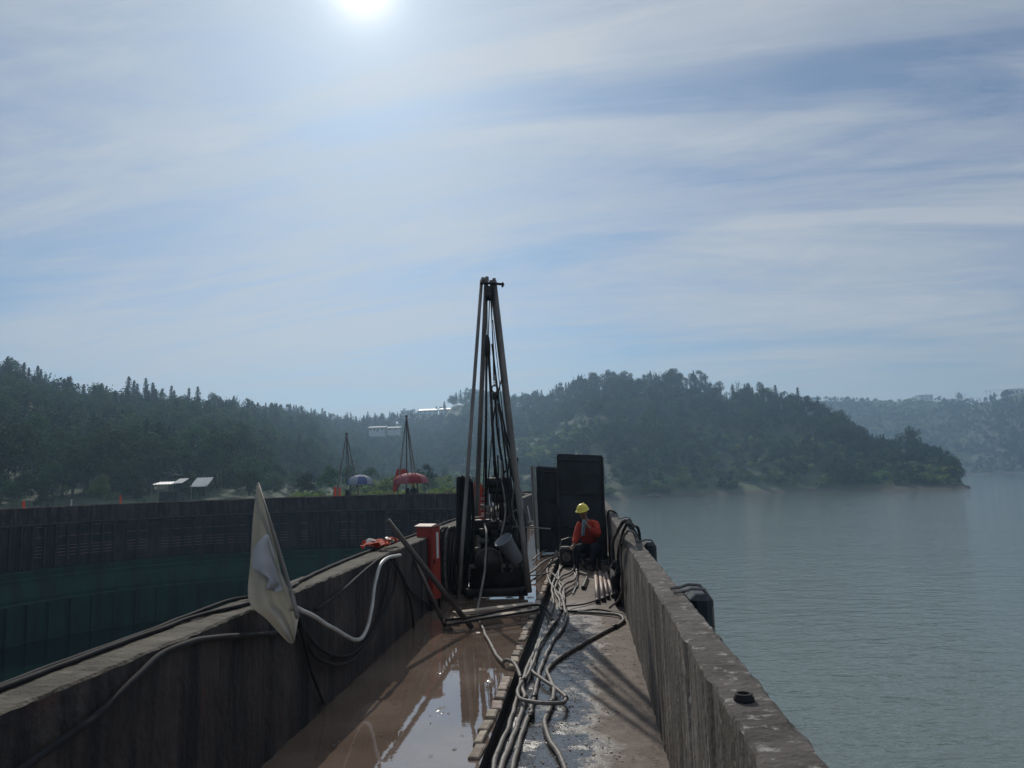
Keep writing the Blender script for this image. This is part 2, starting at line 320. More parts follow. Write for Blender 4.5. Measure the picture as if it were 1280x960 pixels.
def water_mat(name, base, big, small, rough):
    m = bpy.data.materials.new(name); m.use_nodes = True; N = m.node_tree.nodes; L = m.node_tree.links; b = N['Principled BSDF']
    b.inputs['Base Color'].default_value = (*base, 1); b.inputs['Roughness'].default_value = rough; b.inputs['IOR'].default_value = 1.75 if name == 'lake_surface' else 1.34
    g = N.new('ShaderNodeNewGeometry'); prev = None
    for (s, st, dist, strength, det) in ((.55, (1, 1.9, 1), .16*big, .9, 3), (2.6, (1, 1.7, 1), .05*big, .9, 4), (.035, (1, 1.3, 1), .5*big, .5, 3), (9, (1, 1.3, 1), .012*small, .9, 2)):
        mp = N.new('ShaderNodeMapping'); mp.inputs['Scale'].default_value = st; mp.inputs['Rotation'].default_value = (0, 0, R(14)); L.new(g.outputs['Position'], mp.inputs[0])
        n = N.new('ShaderNodeTexNoise'); n.inputs['Scale'].default_value = s; n.inputs['Detail'].default_value = det; n.inputs['Distortion'].default_value = .4; L.new(mp.outputs[0], n.inputs['Vector'])
        bp = N.new('ShaderNodeBump'); bp.inputs['Strength'].default_value = strength; bp.inputs['Distance'].default_value = dist; L.new(n.outputs[0], bp.inputs['Height'])
        if prev: L.new(prev.outputs[0], bp.inputs['Normal'])
        prev = bp
    L.new(prev.outputs[0], b.inputs['Normal']); return m
M_puddle = deck_wet(); M_right = deck_right()
M_lake = water_mat('lake_surface', (.125, .16, .13), 1.0, 1.0, .04)
M_pit = water_mat('still_dark_water', (.004, .014, .013), .12, .2, .08)

# ------------------------------------------------------------------ the dam
CX, CY = -15.2, 41.0
def path(A, B, rad):
    """points (x, y), unit normal towards the downstream side, arclength"""
    pts = []; k = math.hypot(1, B)
    y = -9.0
    while y < 40.0: pts.append((A+B*y, y, -1/k, B/k)); y += .25
    a = R(-2)
    while a < R(238):
        pts.append((CX+rad*math.cos(a), CY+rad*math.sin(a), -math.cos(a), -math.sin(a))); a += .25/rad
    s = 0; out = []
    for i, p in enumerate(pts):
        if i: s += math.hypot(p[0]-pts[i-1][0], p[1]-pts[i-1][1])
        out.append((*p, s))
    return out
PL = path(LA, LB, 16.1); PR = path(RA, RB, 19.35)
def at_s(pp, s):
    i = max(0, min(len(pp)-2, int(s/.25)))
    while i > 0 and pp[i][4] > s: i -= 1
    while i < len(pp)-2 and pp[i+1][4] < s: i += 1
    a, b = pp[i], pp[i+1]; t = (s-a[4])/max(1e-6, b[4]-a[4]); return tuple(a[k]+(b[k]-a[k])*t for k in range(4))
def sweep(mb, pp, s0, s1, prof, step=.25, jit=0.0, matpick=None, closed=True):
    """sweep a section of (offset, z) points along the path; offset positive downstream"""
    n = max(1, int(round((s1-s0)/step))); m = len(prof); vs = []
    for i in range(n+1):
        x, y, nx, ny = at_s(pp, s0+(s1-s0)*i/n)
        for k, (o, z) in enumerate(prof):
            if jit:
                w_ = noise.noise((x*2.3, y*2.3, z*5+k))*.6+noise.noise((x*9, y*9, k*3))+.7*noise.noise((x*23, y*23, k)); o += jit*w_; z += jit*.7*(noise.noise((x*4+9, y*4, k))*.4+noise.noise((x*15+9, y*15, k))) if z > 0 else 0
            vs.append((x+nx*o, y+ny*o, z))
    b = len(mb.v); mb.v += vs; kk = m if closed else m-1
    for i in range(n):
        for k in range(kk):
            mb.f.append((b+i*m+k, b+i*m+(k+1) % m, b+(i+1)*m+(k+1) % m, b+(i+1)*m+k)); mb.mi.append(matpick[k] if matpick else mb.cur)
    if closed:
        mb.f.append(tuple(b+k for k in range(m))[::-1]); mb.mi.append(0); mb.f.append(tuple(b+n*m+k for k in range(m))); mb.mi.append(0)
TL, TR = .27, .17
SL = PL[-1][4]; SR = PR[-1][4]; WH = 1.0
# deck sheets
mb = MB(); n = 0
def slotx(y): return -.755+.0955*y
def strip(fa, fb, z, y0, y1, st, name, m, **k):
    mb = MB(); ny = int((y1-y0)/st); nx = 6; vs = []
    for i in range(ny+1):
        y = y0+(y1-y0)*i/ny
        for j in range(nx+1):
            x = fa(y)+(fb(y)-fa(y))*j/nx; vs.append((x, y, z))
    mb.add(vs, [(i*(nx+1)+j, i*(nx+1)+j+1, (i+1)*(nx+1)+j+1, (i+1)*(nx+1)+j) for i in range(ny) for j in range(nx)])
    return mb.build(name, m, **k)
strip(lambda y: LA+LB*y-.1, lambda y: slotx(y), 0, -9, 40, .5, 'deck_puddled_strip', M_puddle, kind='structure')
strip(lambda y: slotx(y)+.115, lambda y: RA+RB*y+.1, .018, -9, 40, .5, 'deck_walkway', M_right, kind='structure')
# the cable slot: floor and cheeks
mb = MB(); vs = []
for i in range(99):
    y = -9+i*.5; x = slotx(y); vs += [(x, y, 0), (x+.002, y, -.14), (x+.113, y, -.14), (x+.115, y, .018)]
mb.add(vs, [(i*4+k, i*4+k+1, i*4+k+5, i*4+k+4) for i in range(98) for k in range(3)])
mb.build('cable_slot', M_dam, kind='structure')
# deck of the curved section
mb = MB(); vs = []
for i in range(121):
    a = R(-6+i*2.05); c, s = math.cos(a), math.sin(a); vs += [(CX+16.0*c, CY+16.0*s, -.004), (CX+19.5*c, CY+19.5*s, -.004)]
mb.add(vs, [(2*i, 2*i+1, 2*i+3, 2*i+2) for i in range(120)]); mb.build('deck_curved_part', M_capL, kind='structure')

# dam body: one thing, its face built of bays
dam = empty('concrete_dam', (0, 0, -9.5), label='curved dark concrete dam wall with ribbed face above green mossy base', cat='dam')
def dpart(mb, name, m, **k):
    o = mb.build(name, m, **k); o.parent = dam; o.matrix_parent_inverse = dam.matrix_world.inverted() if False else Matrix.Translation((0, 0, 9.5)); return o
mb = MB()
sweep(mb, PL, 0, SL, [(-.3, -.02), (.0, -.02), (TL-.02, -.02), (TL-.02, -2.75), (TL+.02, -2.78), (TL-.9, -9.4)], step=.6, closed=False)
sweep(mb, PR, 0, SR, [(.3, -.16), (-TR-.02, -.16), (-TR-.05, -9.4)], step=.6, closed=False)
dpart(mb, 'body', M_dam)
mb = MB()
sweep(mb, PL, 0, SL, [(TL-.1, -2.74), (TL+.55, -2.80), (TL+.55, -3.15), (TL+.75, -3.2), (TL+.75, -3.42), (TL+.95, -4.3), (TL+.95, -4.5), (TL+1.25, -4.55), (TL+1.35, -9.4)], step=.6, closed=False)
dpart(mb, 'mossy_base', M_moss)
# buttress ribs on the base and bays of the face, built once on the arc and copied round
def place_part(o, s):
    x, y, nx, ny = at_s(PL, s); o.location = (x, y, 9.5); o.rotation_euler = (0, 0, math.atan2(ny, nx)-math.pi/2)   # local +Y points downstream
BAY = .74
def bay_panel(dark):
    mb = MB(); mb.box((0, TL+.01, -1.38), (BAY-.16, .05, 2.62))
    z = -.22; r2 = random.Random(5+dark)
    while z > -2.6:
        w = BAY-.2; mb.cur = 1 if r2.random() < .65 else 0
        mb.box((0, TL+.055, z), (w, .05, .035)); z -= .19+.02*r2.random()
    for xx in (-.14, .14): mb.cur = 0; mb.box((xx, TL+.05, -1.38), (.03, .035, 2.55))
    mb.cur = 0
    return mb
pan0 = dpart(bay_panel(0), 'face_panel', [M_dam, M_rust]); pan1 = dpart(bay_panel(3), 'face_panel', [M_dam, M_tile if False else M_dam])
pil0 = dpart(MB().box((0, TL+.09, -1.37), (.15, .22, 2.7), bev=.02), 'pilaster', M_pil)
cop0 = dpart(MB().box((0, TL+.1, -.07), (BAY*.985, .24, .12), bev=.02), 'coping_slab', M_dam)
rib0 = dpart(MB().box((0, TL+1.36, -6.9), (.10, .22, 4.6), bev=.02), 'base_rib', M_moss)
s = 52.0; first = True; cnt = 0
while s < SL-.5:
    for o in ((pan0 if rnd.random() < .6 else pan1),)+((pil0,) if rnd.random() < .8 else ())+(cop0,) + ((rib0,) if cnt % 2 == 0 else ()):
        c = o.copy(); COL.objects.link(c); c.parent = dam; c.matrix_parent_inverse = Matrix.Identity(4); place_part(c, s + (BAY/2 if o is pil0 else 0))
    s += BAY; cnt += 1
for o in (pan0, pan1, pil0, cop0, rib0): bpy.data.objects.remove(o)

# parapets: cast segments
def parapet(pp, T, sgn, name, label, mats, smax, seg=3.05, far=None):
    root = empty(name, (pp[36][0], pp[36][1], 0), label=label, cat='parapet')
    s = 0.0
    while s < smax-.2:
        e = min(s+(seg if s < 40 else 3.05), smax); mb = MB(); c = .012
        y = at_s(pp, s)[1]; fine = s < 27
        sec = [(0, -.03), (0, WH-c), (sgn*c, WH), (sgn*(T-c), WH), (sgn*T, WH-c), (sgn*T, -.03)]
        if sgn < 0: mp = [0, 1, 1, 1, 0, 0]
        else: mp = [0, 1, 1, 1, 0, 0]
        sweep(mb, pp, s+.004, e-.004, sec, step=.06 if fine else .4, jit=.011 if fine else .02, matpick=mp)
        o = mb.build('wall_segment', mats); o.parent = root; o.matrix_parent_inverse = Matrix.Translation(-root.location)
        s = e
    return root
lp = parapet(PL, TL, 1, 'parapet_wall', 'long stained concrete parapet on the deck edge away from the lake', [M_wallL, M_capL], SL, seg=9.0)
rp = parapet(PR, TR, -1, 'parapet_wall', 'weathered concrete parapet with lichen patches standing along the lake side', [M_wallR, M_capR], SR, seg=7.0)
# blocks edging the slot
kerb = empty('block_edging', (slotx(0), 0, 0), label='row of small pale blocks edging the cable slot in the deck', cat='edging')
blk = None; y = 3.2; br = random.Random(3)
protos = []
for k in range(4):
    b = MB(); b.box((0, 0, .010), (.065+.025*br.random(), .20+.06*br.random(), .04), bev=.008)
    for i, v in enumerate(b.v): b.v[i] = (v[0]+.014*noise.noise((v[0]*30+k, v[1]*30, v[2]*30)), v[1]+.01*noise.noise((v[0]*20, v[1]*20+k, 3)), v[2]+.006*noise.noise((v[0]*9, v[1]*9, k)))
    protos.append(b.build('block', M_brick, kerb)); protos[-1].location = (slotx(2.0+k*.29)-.05-kerb.location.x, 2.0+k*.29, 0)
while y < 27:
    if br.random() < .93:
        c = br.choice(protos).copy(); COL.objects.link(c); c.location = (slotx(y)-.05-kerb.location.x+br.uniform(-.012, .010), y, br.uniform(-.012, .004)); c.rotation_euler = (br.uniform(-.04, .04), br.uniform(-.06, .06), R(-5.4)+br.uniform(-.10, .10))
    y += .255

# ------------------------------------------------------------------ water
def lake():
    mb = MB(); inner = []; outer = []
    k = math.hypot(1, RB); X0 = TR+.02
    for y in (-2200, -600, -100, -9, 0, 10, 20, 30, 40):
        if y < -9: inner.append((RA+RB*-9+.2, y if y > -600 else y, 0))
        else: inner.append((RA+RB*y+X0, y, 0))
        outer.append((2600, y if y < 0 else y*6+0, 0))
    outer[-5:] = [(2600, yy, 0) for yy in (0, 40, 80, 120, 160)]
    a = 4
    while a <= 236:
        inner.append((CX+(19.35+X0)*math.cos(R(a)), CY+(19.35+X0)*math.sin(R(a)), 0)); outer.append((CX+2600*math.cos(R(a)), CY+2600*math.sin(R(a)), 0)); a += 8
    n = len(inner); mb.add([(p[0], p[1], -6.25) for p in inner+outer], [(i, n+i, n+i+1, i+1) for i in range(n-1)])
    mb.build('lake_water', M_lake, kind='structure')
lake()
mb = MB(); vs = [(LA-.3, -40, -6.8), (LA-.2, 0, -6.8), (.6, 40, -6.8)]+[(CX+15.9*math.cos(R(a)), CY+15.9*math.sin(R(a)), -6.8) for a in range(0, 240, 8)]+[(-60, 20, -6.8), (-60, -40, -6.8)]
mb.add(vs, [tuple(range(len(vs)))]); mb.build('pit_water', M_pit, kind='structure')

# ------------------------------------------------------------------ terrain
#      u     sky  Rs   Rr   tree height
T1 = [(-900, 400, 130, 300, 10), (-300, 430, 130, 300, 10), (0, 455, 132, 300, 10), (50, 475, 135, 300, 10), (100, 494, 135, 300, 10), (150, 491, 138, 310, 10), (180, 491, 138, 315, 10), (240, 501, 140, 330, 10),
      (300, 509, 142, 350, 10), (370, 516, 190, 470, 10), (430, 523, 300, 600, 10), (480, 520, 360, 660, 9), (520, 513, 370, 680, 9), (545, 514, 370, 680, 9), (570, 494, 360, 670, 10), (590, 489, 345, 650, 10), (640, 498, 310, 590, 9),
      (680, 495, 280, 540, 9), (700, 487, 270, 510, 9), (740, 473, 262, 470, 10), (770, 470, 268, 460, 10), (800, 476, 275, 460, 10), (830, 467, 280, 460, 10), (870, 470, 295, 455, 10), (900, 486, 303, 450, 10), (935, 488, 310, 440, 10),
      (985, 494, 318, 430, 10), (1005, 500, 320, 420, 10), (1045, 522, 322, 402, 9), (1080, 546, 322, 386, 8), (1110, 551, 320, 378, 7), (1135, 550, 318, 370, 7), (1160, 558, 316, 362, 6), (1180, 570, 315, 352, 5), (1196, 588, 315, 340, 7), (1205, 608, 315, 332, 3), (1215, 640, 314, 330, 1), (3000, 700, 314, 330, 1)]
T2 = [(-3000, 600, 900, 1100, 5), (850, 560, 870, 1150, 5), (920, 500, 870, 1150, 5), (990, 497, 860, 1150, 5), (1100, 499, 850, 1150, 5), (1150, 497, 850, 1150, 5), (1200, 500, 845, 1150, 5), (1230, 498, 840, 1100, 6), (1250, 492, 840, 1060, 8), (1280, 484, 835, 1040, 9), (1400, 468, 800, 1040, 9), (3000, 440, 700, 1000, 9)]
def tab(T, u):
    if u <= T[0][0]: return T[0][1:]
    for a, b in zip(T, T[1:]):
        if u <= b[0]:
            t = (u-a[0])/(b[0]-a[0]); t = t*t*(3-2*t) if (b[0]-a[0]) < 120 else t
            return tuple(a[i]+(b[i]-a[i])*t for i in range(1, 5))
    return T[-1][1:]
def prof(T, u, r, x, y, base_lo):
    sky, Rs, Rr, th = tab(T, u)
    zr = EZ+(600.5-math.tan(ROLL)*(u-640)-sky)/FPX*Rr*math.cos(math.atan((u-640)/FPX))*1.0 - th*.72
    if r < Rs or (T is T1 and u > 1208): return -9.5
    zb = base_lo
    if r < Rs+10:
        t = (r-Rs)/10; return -9.5+(zb+9.5)*math.sin(t*math.pi/2)
    if r <= Rr:
        t = (r-Rs-10)/(Rr-Rs-10); w = math.sin(math.pi*min(1, t))
        z = zb+(zr-zb)*(t**1.15)
        return z+w*(3.4*noise.noise((x*.018, y*.018, 2))*min(1, abs(zr)/20)+.9*noise.noise((x*.06, y*.06, 5)))
    return zr-(r-Rr)*.13
def H(x, y):
    r = math.hypot(x, y); az = math.atan2(x, y)
    if abs(az) > R(62): az = math.copysign(R(62), az)
    u = 640+FPX*math.tan(az)
    f = min(1, max(0, (u-590)/90)); h1 = prof(T1, u, r, x, y, .2*(1-f)-5.2*f); h2 = prof(T2, u, r, x, y, -5.0)
    z = max(h1, h2, -9.5)
    if u < 620 and r > 74:     # flat fields behind the curved wall, on the valley side
        g = min(1, (r-74)/14)*min(1, (620-u)/60)
        z = max(z, -9.5+g*(9.0+.5*noise.noise((x*.03, y*.03, 1))))
    return z
def lin(a, b, n): return [a+(b-a)*i/n for i in range(n+1)]
azs = lin(-180, -62, 20)+lin(-61, 61, 330)+lin(62, 180, 20)
rs = [3, 30, 55, 66]+lin(72, 170, 30)+lin(175, 600, 95)+lin(640, 820, 5)+lin(830, 1160, 50)+[1250, 1500, 2000, 2600]
mb = MB(); na, nr = len(azs), len(rs)
vs = []
for r in rs:
    for a in azs:
        x, y = r*math.sin(R(a)), r*math.cos(R(a)); vs.append((x, y, H(x, y)))
mb.add(vs, [(i*na+j, i*na+j+1, (i+1)*na+j+1, (i+1)*na+j) for i in range(nr-1) for j in range(na-1)])
def ground_mat():
    m = bpy.data.materials.new('hillside_soil_and_grass'); m.use_nodes = True; N = m.node_tree.nodes; L = m.node_tree.links; b = N['Principled BSDF']
    g = N.new('ShaderNodeNewGeometry'); sp = N.new('ShaderNodeSeparateXYZ'); L.new(g.outputs['Position'], sp.inputs[0])
    n = N.new('ShaderNodeTexNoise'); n.inputs['Scale'].default_value = .04; n.inputs['Detail'].default_value = 9; n.inputs['Roughness'].default_value = .65; L.new(g.outputs['Position'], n.inputs['Vector'])
    mr = N.new('ShaderNodeMapRange'); mr.inputs[1].default_value = .4; mr.inputs[2].default_value = .6; L.new(n.outputs[0], mr.inputs[0])
    mx = N.new('ShaderNodeMix'); mx.data_type = 'RGBA'; L.new(mr.outputs[0], mx.inputs[0]); mx.inputs[6].default_value = (.03, .05, .022, 1); mx.inputs[7].default_value = (.075, .10, .042, 1)
    m2 = N.new('ShaderNodeMapRange'); m2.inputs[1].default_value = -5.3; m2.inputs[2].default_value = -4.6; L.new(sp.outputs[2], m2.inputs[0])
    mx2 = N.new('ShaderNodeMix'); mx2.data_type = 'RGBA'; L.new(m2.outputs[0], mx2.inputs[0]); mx2.inputs[6].default_value = (.075, .065, .05, 1); L.new(mx.outputs[2], mx2.inputs[7])
    L.new(mx2.outputs[2], b.inputs['Base Color']); b.inputs['Roughness'].default_value = .95; return m
mb.build('hills', ground_mat(), smooth=True, kind='structure')

# ------------------------------------------------------------------ trees
def leafcloud(seed, kind):
    r = random.Random(seed); mb = MB()
    def leaf(p, s, nrm):
        a = nrm.orthogonal().normalized(); b = nrm.cross(a); th = r.uniform(0, 6.28); a, b = a*math.cos(th)+b*math.sin(th), b*math.cos(th)-a*math.sin(th)
        mb.add([p+a*s, p+b*s*.7, p-a*s*.9, p-b*s*.75], [(0, 1, 2, 3)])
    def rdir():
        while True:
            v = Vector((r.uniform(-1, 1), r.uniform(-1, 1), r.uniform(-1, 1)))
            if .05 < v.length < 1: return v.normalized()
    if kind == 'broad':          # unit height 1, crown from .2 to 1
        clumps = []
        for i in range(17):
            t = r.random(); z = .30+.58*t; rad = .34*math.sin(math.pi*min(.95, .25+.72*t))**.7*r.uniform(.35, 1); a = r.uniform(0, 6.28)
            clumps.append((Vector((rad*math.cos(a), rad*math.sin(a), z)), r.uniform(.09, .17)))
        clumps.append((Vector((.02, 0, .9)), .10))
        for c, cr_ in clumps:
            for k in range(int(2600*cr_*cr_*1.35)):
                d = rdir(); p = c+Vector((d.x, d.y, d.z*.8))*cr_*r.uniform(.65, 1.12); leaf(p, r.uniform(.016, .034), (d+rdir()*.7).normalized())
    elif kind == 'conifer':
        for k in range(15):
            z = .16+.80*k/14; R0 = .21*(1-z)**.75+.012
            nb = 9 if k < 10 else 6
            for j in range(nb):
                a = 6.28*j/nb+k*.9+r.uniform(-.25, .25); L0 = R0*r.uniform(.6, 1.2)
                for q in range(6):
                    t = (q+.6)/6; p = Vector((math.cos(a)*L0*t, math.sin(a)*L0*t, z-.04*t+r.uniform(-.012, .012)+.02*(1-t)))
                    leaf(p+rdir()*.012, r.uniform(.016, .03), (Vector((0, 0, 1))+rdir()*.9).normalized())
        for q in range(10): leaf(Vector((0, 0, .92+.008*q))+rdir()*.006, .012, rdir())
    elif kind == 'bamboo':       # loose leaning plumes
        for i in range(16):
            a = r.uniform(0, 6.28); b0 = Vector((math.cos(a), math.sin(a), 0))*r.uniform(.02, .14); lean = b0.normalized()*r.uniform(.06, .30); hh = r.uniform(.65, 1)
            for q in range(46):
                t = r.uniform(.25, 1); p = b0+lean*t*t+Vector((0, 0, hh*t)); leaf(p+rdir()*.055*(1.15-t), r.uniform(.014, .028), rdir())
    else:                        # shrub, unit height, broad
        for i in range(9):
            c = Vector((r.uniform(-.55, .55), r.uniform(-.55, .55), r.uniform(.25, .7))); cr_ = r.uniform(.2, .36)
            for k in range(60):
                d = rdir(); leaf(c+d*cr_*r.uniform(.6, 1.1), r.uniform(.05, .1), (d+rdir()*.7).normalized())
    return mb
def trunk(seed, kind):
    r = random.Random(seed); mb = MB()
    top = .9 if kind == 'conifer' else .62
    pts = [Vector((0, 0, -.06))]+[Vector((r.uniform(-.015, .015), r.uniform(-.015, .015), top*t)) for t in (.25, .5, .75, 1)]
    mb.tube(pts, [.024, .019, .015, .010, .004], 6)
    if kind != 'conifer':
        for k in range(6):
            a = r.uniform(0, 6.28); z = r.uniform(.25, .5); l = r.uniform(.15, .28)
            mb.tube([Vector((0, 0, z)), Vector((math.cos(a)*l*.5, math.sin(a)*l*.5, z+.1)), Vector((math.cos(a)*l, math.sin(a)*l, z+.24))], [.011, .008, .003], 5)
    return mb
kinds = {'broadleaf_tree': ('broad', M_leaf1, 3), 'conifer_tree': ('conifer', M_leaf2, 3), 'bamboo_clump': ('bamboo', M_leaf1, 2), 'shrub': ('shrub', M_leaf3, 3)}
PM = {}
for nm, (k, m, c) in kinds.items():
    PM[nm] = []
    for i in range(c):
        me = []
        for part, b, mm in (('crown', leafcloud(i*7+3, k), m),) + ((('trunk', trunk(i*5+2, k), M_trunk),) if k != 'shrub' else (('stem', MB().cyl((0, 0, -.1), (0, 0, .5), .03, 5), M_trunk),)):
            o = b.build(part, mm); me.append((part, o.data)); bpy.data.objects.remove(o)
        PM[nm].append(me)
def add_tree(nm, x, y, h, wid=1.0, z=None, label=None, group=None, mi=None, leafmat=None):
    z = H(x, y) if z is None else z
    e = empty(nm, (x, y, z), rnd.uniform(0, 6.28)); e.scale = (h*wid, h*wid, h)
    for part, me in PM[nm][rnd.randrange(len(PM[nm])) if mi is None else mi]:
        o = bpy.data.objects.new(part, me); COL.objects.link(o); o.parent = e
        if leafmat and part == 'crown': o.material_slots[0].link = 'OBJECT'; o.material_slots[0].material = leafmat
    e['category'] = {'shrub': 'shrub', 'bamboo_clump': 'bamboo'}.get(nm, 'tree')
    e['label'] = label or ''
    if group: e['group'] = group
    return e
tr = random.Random(21); cand = []
def too_open(x, y): return noise.noise((x*.022, y*.022, 7.7))
tries = [( -44, 22, 132, 690, 10500), (18, 42, 836, 1160, 5200), (22, 30.5, 316, 420, 750)]
for (a0, a1, r0, r1, n) in tries:
    for i in range(n):
        az = R(tr.uniform(a0, a1)); r = math.sqrt(tr.uniform(r0*r0, r1*r1)); x, y = r*math.sin(az), r*math.cos(az); z = H(x, y)
        if z < -4.9: continue
        u = 640+FPX*math.tan(az); T = T2 if r > 800 else T1
        sky, Rs, Rr, th = tab(T, u)
        if r > Rr+10: continue
        if u < 620 and r < Rs+2 and tr.random() < .8: continue
        t = (r-Rs)/(Rr-Rs); op = too_open(x, y)
        if (t < .62 and op > .12 and 560 < u < 1190) or (780 < u < 1190 and t < .42+.5*op and tr.random() < .85):
            if tr.random() < .25: nm, h = 'broadleaf_tree', tr.uniform(4, 8)
            else: nm, h = 'shrub', tr.uniform(2.2, 4.6)
        elif t < .10: nm, h = ('shrub', tr.uniform(2.0, 4.5)) if tr.random() < .75 else ('broadleaf_tree', tr.uniform(5, 8))
        elif r > 800 and u < 1215:
            if op > .12:
                if tr.random() < .4: continue
                nm, h = 'shrub', tr.uniform(2, 4)
            else: nm, h = 'broadleaf_tree', tr.uniform(4, 7.5)
        elif op > .30 and u < 560 and t < .8: nm, h = 'shrub', tr.uniform(2, 4)
        else:
            q = tr.random(); pc = (.55 if u < 560 else .34) if t > .7 else .14
            nm = 'conifer_tree' if q < pc else ('bamboo_clump' if q > .86 else 'broadleaf_tree')
            h = tr.uniform(.6, 1.3)*th*(1.05 if nm == 'conifer_tree' else 1.0)
        if u > 1085 and r < 500: h = min(h, 4.5+4*tr.random())
        if nm == 'shrub' and u < 385: nm, h = 'broadleaf_tree', tr.uniform(3, 6)
        # keep clear the plots in front of the ridge houses
        pu, pb, pt_ = project(x, y, z), project(x, y, z), project(x, y, z+h*.9)
        if any(x0-4 < pu[0] < x1+4 and pt_[1] < yb and pb[1] > y0-1 and r < Yh*1.02 for (x0, x1, y0, yb, Yh) in CLEAR): continue
        cand.append((nm, x, y, z, h, r, u, t))
# a loose belt of low bushes on the flat behind the curved wall
for i in range(120):
    az = R(tr.uniform(-16, -3)); r = tr.uniform(86, 132); x, y = r*math.sin(az), r*math.cos(az)
    cand.append(('shrub', x, y, H(x, y), tr.uniform(.7, 1.7), r, 640+FPX*math.tan(az), 0))
def apparent(c): return c[4]/c[5]*(1.0 if -40 < c[6] < 1320 else 0)
cand.sort(key=apparent, reverse=True)
quota = {'broadleaf_tree': 105, 'conifer_tree': 80, 'bamboo_clump': 25, 'shrub': 70}; taken = {k: 0 for k in quota}; rest = {k: [] for k in quota}
WORDS = {'broadleaf_tree': 'round dark broadleaf tree', 'conifer_tree': 'pointed dark conifer', 'bamboo_clump': 'feathery bamboo clump', 'shrub': 'low leafy shrub'}
SPOT = [(70, 'above the far left end of the curved wall'), (140, 'between the white and slim red wall flags'), (200, 'just left of the roofed shed'), (270, 'behind the roofed shed'), (345, 'behind the leaning beige flag'), (400, 'between beige flag and farthest tripod'),
        (470, 'behind the blue umbrella'), (560, 'behind the red umbrella'), (660, 'behind the rig mast'), (760, 'behind the black shelters'), (860, 'on the big hill just right of the shelters'), (960, 'on the right flank of the big hill'), (1080, 'where the big hill falls to the point'), (1210, 'on the low wooded point'), (9999, 'on the far right shore hill')]
def place_words(c): return next(w for m_, w in SPOT if c[6] < m_)+(' near its foot' if c[7] < .3 else ' halfway up' if c[7] < .7 else ' near the skyline')
for c in cand:
    nm = c[0]
    if taken[nm] < quota[nm] and apparent(c) > 0:
        taken[nm] += 1; w_ = '%s %s' % (WORDS[nm], place_words(c))
        add_tree(nm, c[1], c[2], c[4], tr.uniform(.9, 1.25), c[3], w_, w_.replace(WORDS[nm], WORDS[nm]+'s'))
    else: rest[nm].append(c)
# trees one can point to
def pick(nm, px, py_top, Yd, h, w, label, mi=0, **k):
    p = V(px, py_top, Yd); z = H(p.x, p.y); return add_tree(nm, p.x, p.y, p.z-z+.1 if h is None else h, w, p.z-h if h else z, label, mi=mi, **k)
pick('broadleaf_tree', 812, 507, 318, None, .62, 'tall dark rounded tree standing out from the lower slope across the lake', 1)
pick('broadleaf_tree', 1136, 532, 352, None, 1.0, 'broad dome-shaped tree rising highest on the low wooded point', 0)
pick('conifer_tree', 1104, 542, 350, None, 1.0, 'dark conifer just beside the dome-shaped tree on the point', 1)
pick('broadleaf_tree', 935, 478, 425, None, .5, 'narrow column-shaped tree on the skyline of the big hill', 2)
pick('conifer_tree', 1018, 508, 392, None, 1.0, 'conifer where the big hill drops to the wooded point', 2)
pick('broadleaf_tree', 1199, 490, 1120, None, .75, 'lone egg-shaped tree on the distant ridge beside a white house', 1)
pick('broadleaf_tree', 312, 570, 150, None, 1.2, 'rounded bushy tree directly behind the curved wall left of the tripods', 2)
pick('broadleaf_tree', 143, 488, 300, None, .9, 'ragged spreading tree breaking the left skyline', 0)
pick('conifer_tree', 48, 469, 290, None, 1.2, 'largest pointed conifer on the left skyline', 0)
pick('broadleaf_tree', 1185, 563, 332, None, 1.0, 'last rounded tree at the tip of the wooded point', 1)

